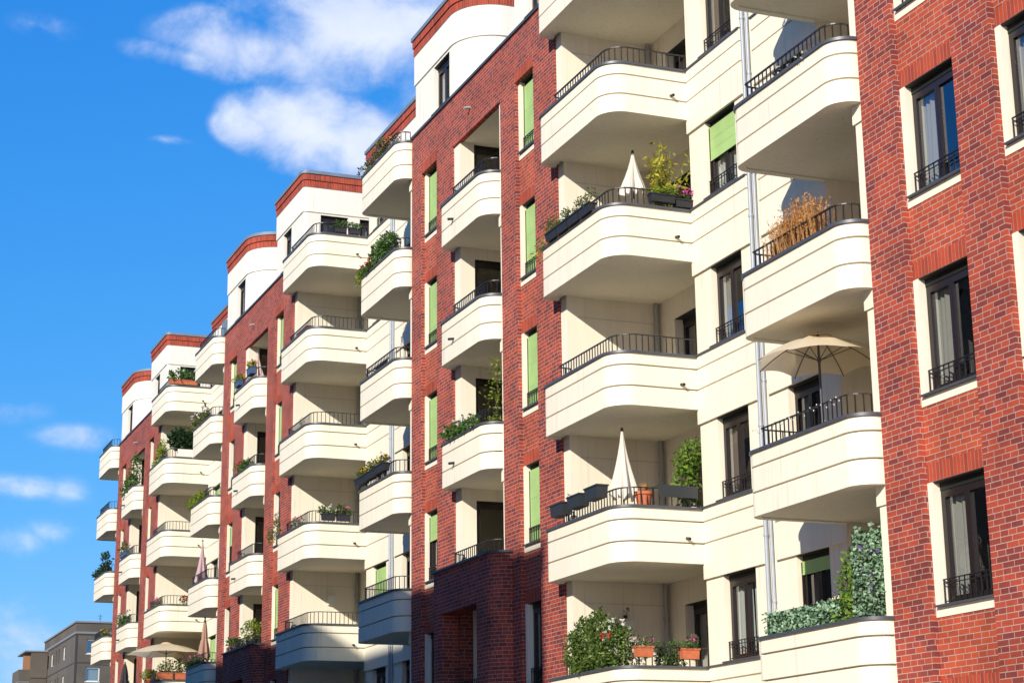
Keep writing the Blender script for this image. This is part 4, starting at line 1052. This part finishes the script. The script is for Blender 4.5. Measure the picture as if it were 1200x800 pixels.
# ------------------------------------------------------------------ building across the street (throws the shade on the lower floors)
def across():
    V0 = 24.; U0, U1 = -8.0, 130.; TOPZ = 17.55
    B = thing('apartment_block', "long dark brown apartment block across the street, outside the frame, shading the lowest floors", 'apartment building', (U0, V0, 0))
    L = U1 - U0
    wl = MB(); holes = []
    for k in range(7):
        for i in range(22):
            a = 2.5 + i * 6.1; holes.append((a, a + 1.6, GROUND + .9 + 3 * k, GROUND + 2.5 + 3 * k))
    wl.wall(0, L, GROUND, TOPZ - .5, holes, 0, .2, P=lambda a, n, z: (a, -n, z))
    wl.quad((0, 0, GROUND), (0, 12, GROUND), (0, 12, TOPZ - .5), (0, 0, TOPZ - .5)); wl.quad((L, 0, GROUND), (L, 12, GROUND), (L, 12, TOPZ - .5), (L, 0, TOPZ - .5))
    wl.quad((0, 12, GROUND), (L, 12, GROUND), (L, 12, TOPZ - .5), (0, 12, TOPZ - .5))
    obj('wall', wl, 'opp', B)
    obj('roof', MB().box(-.05, L + .1, -.05, 12.2, TOPZ - .5, TOPZ), 'cap', B)
    fr = MB().box(-.8, -.7, .12, .18, 0, 1.6).box(.7, .8, .12, .18, 0, 1.6).box(-.7, .7, .12, .18, 0, .1).box(-.7, .7, .12, .18, 1.5, 1.6).box(-.04, .04, .12, .18, .1, 1.5).mesh('window')
    pn = MB().box(-.7, .7, .15, .16, .1, 1.5).mesh('pane')
    for h in holes[22:110]:
        o = obj('window', fr, 'box_white', B, ((h[0] + h[1]) / 2, 0, h[2])); obj('pane', pn, 'glass', o)
across()

# ------------------------------------------------------------------ ground
def struct(name, b, m):
    o = obj(name, b, m); o['kind'] = 'structure'; return o
struct('ground', MB().quad((-600, -700, GROUND - .12), (1200, -700, GROUND - .12), (1200, 700, GROUND - .12), (-600, 700, GROUND - .12)), 'paving')
struct('road', MB().quad((-150, 7.5, GROUND - .116), (400, 7.5, GROUND - .116), (400, 17.5, GROUND - .116), (-150, 17.5, GROUND - .116)), 'asphalt')
rp = MB()
for i in range(60): rp.quad((-140 + i * 9, 12.43, GROUND - .112), (-136 + i * 9, 12.43, GROUND - .112), (-136 + i * 9, 12.57, GROUND - .112), (-140 + i * 9, 12.57, GROUND - .112))
struct('road_marking', rp, 'roadpaint')
struct('pavement', MB().box(-150, 400, -.2, 7.3, GROUND - .2, GROUND), 'paving'); struct('opposite_pavement', MB().box(-150, 400, 17.7, 24., GROUND - .2, GROUND - .004), 'paving')
struct('kerb', MB().box(-150, 400, 7.3, 7.5, GROUND - .2, GROUND + .004), 'kerb'); struct('opposite_kerb', MB().box(-150, 400, 17.5, 17.7, GROUND - .2, GROUND + .004), 'kerb')

# ------------------------------------------------------------------ light and sky
TO_SUN = Vector((-.87, 1.0, .61)).normalized()
EL = math.asin(TO_SUN.z); AZ = math.atan2(TO_SUN.x, TO_SUN.y)
SKYGRADE = ((1.55, .20), (.72, 1.20), (.34, 3.95))
W = bpy.data.worlds.new('World'); SC.world = W; W.use_nodes = True
nt = W.node_tree; L = nt.links
bg = nt.nodes['Background']; bg.inputs['Strength'].default_value = .10
sky = nt.nodes.new('ShaderNodeTexSky'); sky.sky_type = 'NISHITA'; sky.sun_disc = False
sky.sun_elevation = EL; sky.sun_rotation = AZ; sky.air_density = 1.; sky.dust_density = .3; sky.ozone_density = 3.
tc = nt.nodes.new('ShaderNodeTexCoord'); sp = nt.nodes.new('ShaderNodeSeparateXYZ'); L.new(tc.outputs['Generated'], sp.inputs[0])
def math_(op, a, b=None, c=None):
    n = nt.nodes.new('ShaderNodeMath'); n.operation = op
    for i, x in enumerate((a, b, c)):
        if x is None: continue
        if isinstance(x, (int, float)): n.inputs[i].default_value = x
        else: L.new(x, n.inputs[i])
    return n.outputs[0]
# clear, deeply blue air: the sky's own colour, graded per channel
sc_ = nt.nodes.new('ShaderNodeSeparateColor'); L.new(sky.outputs[0], sc_.inputs[0])
cc_ = nt.nodes.new('ShaderNodeCombineColor')
for ch, (ga, am) in zip(('Red', 'Green', 'Blue'), SKYGRADE):
    L.new(math_('MULTIPLY', math_('POWER', sc_.outputs[ch], ga), am), cc_.inputs[ch])
mx_ = math_('MAXIMUM', sp.outputs['X'], .05)
py = math_('DIVIDE', sp.outputs['Y'], mx_); pz = math_('DIVIDE', sp.outputs['Z'], mx_)
def blob(cy, cz, ry, rz, amp, rot=0.):
    c, s = cos(rot), sin(rot)
    dy = math_('SUBTRACT', py, cy); dz = math_('SUBTRACT', pz, cz)
    a = math_('DIVIDE', math_('ADD', math_('MULTIPLY', dy, c), math_('MULTIPLY', dz, s)), ry)
    b = math_('DIVIDE', math_('SUBTRACT', math_('MULTIPLY', dz, c), math_('MULTIPLY', dy, s)), rz)
    d = math_('SQRT', math_('ADD', math_('MULTIPLY', a, a), math_('MULTIPLY', b, b)))
    return math_('MULTIPLY', math_('MAXIMUM', math_('SUBTRACT', 1.0, d), 0.), amp)
# clouds: (y/x, z/x) of the direction, two radii, weight
BL = [(-.325, .474, .115, .052, 1.45), (-.385, .450, .085, .10, 1.45), (-.275, .404, .060, .034, 1.5), (-.318, .402, .060, .034, 1.35), (-.248, .400, .035, .020, 1.0), (-.245, .452, .075, .030, 1.0), (-.205, .440, .05, .012, .55), (-.12, .446, .03, .012, .22), (-.192, .387, .022, .005, .28),
      (-.151, .209, .036, .011, .36), (-.118, .222, .030, .012, .26), (-.122, .180, .036, .010, .32), (-.148, .179, .020, .012, .26), (-.120, .150, .030, .014, .28), (-.142, .157, .024, .012, .28), (-.11, .100, .05, .03, .5), (-.13, .085, .05, .02, .4)]
tot = None
for q in BL:
    o = blob(*q); tot = o if tot is None else math_('MAXIMUM', tot, o)
mp = nt.nodes.new('ShaderNodeMapping'); mp.inputs['Scale'].default_value = (1., 1., 1.35); L.new(tc.outputs['Generated'], mp.inputs['Vector'])
n1 = nt.nodes.new('ShaderNodeTexNoise'); n1.inputs['Scale'].default_value = 19; n1.inputs['Detail'].default_value = 12; n1.inputs['Roughness'].default_value = .60; n1.inputs['Distortion'].default_value = .25
L.new(mp.outputs[0], n1.inputs['Vector'])
dens = math_('ADD', tot, math_('MULTIPLY', math_('SUBTRACT', n1.outputs['Fac'], .46), 2.5))
dens = math_('MULTIPLY', dens, math_('MINIMUM', math_('MULTIPLY', tot, 5.), 1.))
mr = nt.nodes.new('ShaderNodeMapRange'); mr.interpolation_type = 'SMOOTHSTEP'; mr.inputs[1].default_value = .02; mr.inputs[2].default_value = 1.25; mr.inputs[3].default_value = 0; mr.inputs[4].default_value = .9
L.new(dens, mr.inputs[0])
cm = nt.nodes.new('ShaderNodeMix'); cm.data_type = 'RGBA'
n4 = nt.nodes.new('ShaderNodeTexNoise'); n4.inputs['Scale'].default_value = 9; n4.inputs['Detail'].default_value = 6; L.new(mp.outputs[0], n4.inputs['Vector'])
mr2 = nt.nodes.new('ShaderNodeMapRange'); mr2.inputs[1].default_value = .38; mr2.inputs[2].default_value = .62; L.new(n4.outputs['Fac'], mr2.inputs[0])
L.new(mr2.outputs[0], cm.inputs[0]); cm.inputs[6].default_value = (4.6, 5.4, 7.6, 1); cm.inputs[7].default_value = (7.6, 7.9, 8.4, 1)
mix = nt.nodes.new('ShaderNodeMix'); mix.data_type = 'RGBA'
CLOUD = mix.inputs[7]
L.new(mr.outputs[0], mix.inputs[0]); L.new(cc_.outputs[0], mix.inputs[6]); L.new(cm.outputs[2], CLOUD)
L.new(mix.outputs[2], bg.inputs['Color'])

sun = bpy.data.lights.new('sun', 'SUN'); sun.energy = 4.4; sun.angle = radians(.53); sun.color = (1, .94, .84)
so = bpy.data.objects.new('sun', sun); COL.objects.link(so)
so.rotation_euler = TO_SUN.to_track_quat('Z', 'Y').to_euler()

# ------------------------------------------------------------------ camera
cam = bpy.data.cameras.new('camera'); co = bpy.data.objects.new('camera', cam); COL.objects.link(co)
right = Vector((-0.37345848685482486, -0.9275666920309881, -0.01219796830467728))
down = Vector((0.24118934283178722, -0.08439413838389473, -0.9668015982148538))
fwd = Vector((0.8957435232813173, -0.36400228191743156, 0.255236908103878))
mw = Matrix.Identity(4)
for i in range(3):
    mw[i][0] = right[i]; mw[i][1] = -down[i]; mw[i][2] = -fwd[i]
mw[0][3], mw[1][3], mw[2][3] = -22.719460064598515, 15.108074892402886, -2.905499852713938
co.matrix_world = mw
cam.sensor_width = 36; cam.sensor_fit = 'HORIZONTAL'; cam.lens = 2164.0108412651657 / 1200 * 36
cam.clip_end = 3000; cam.clip_start = .1
SC.camera = co

vs = SC.view_settings
vs.view_transform = 'Standard'; vs.look = 'None'; vs.gamma = 1; vs.use_curve_mapping = False; vs.exposure = .42
SC.cycles.max_bounces = 8; SC.cycles.diffuse_bounces = 4; SC.cycles.transparent_max_bounces = 12
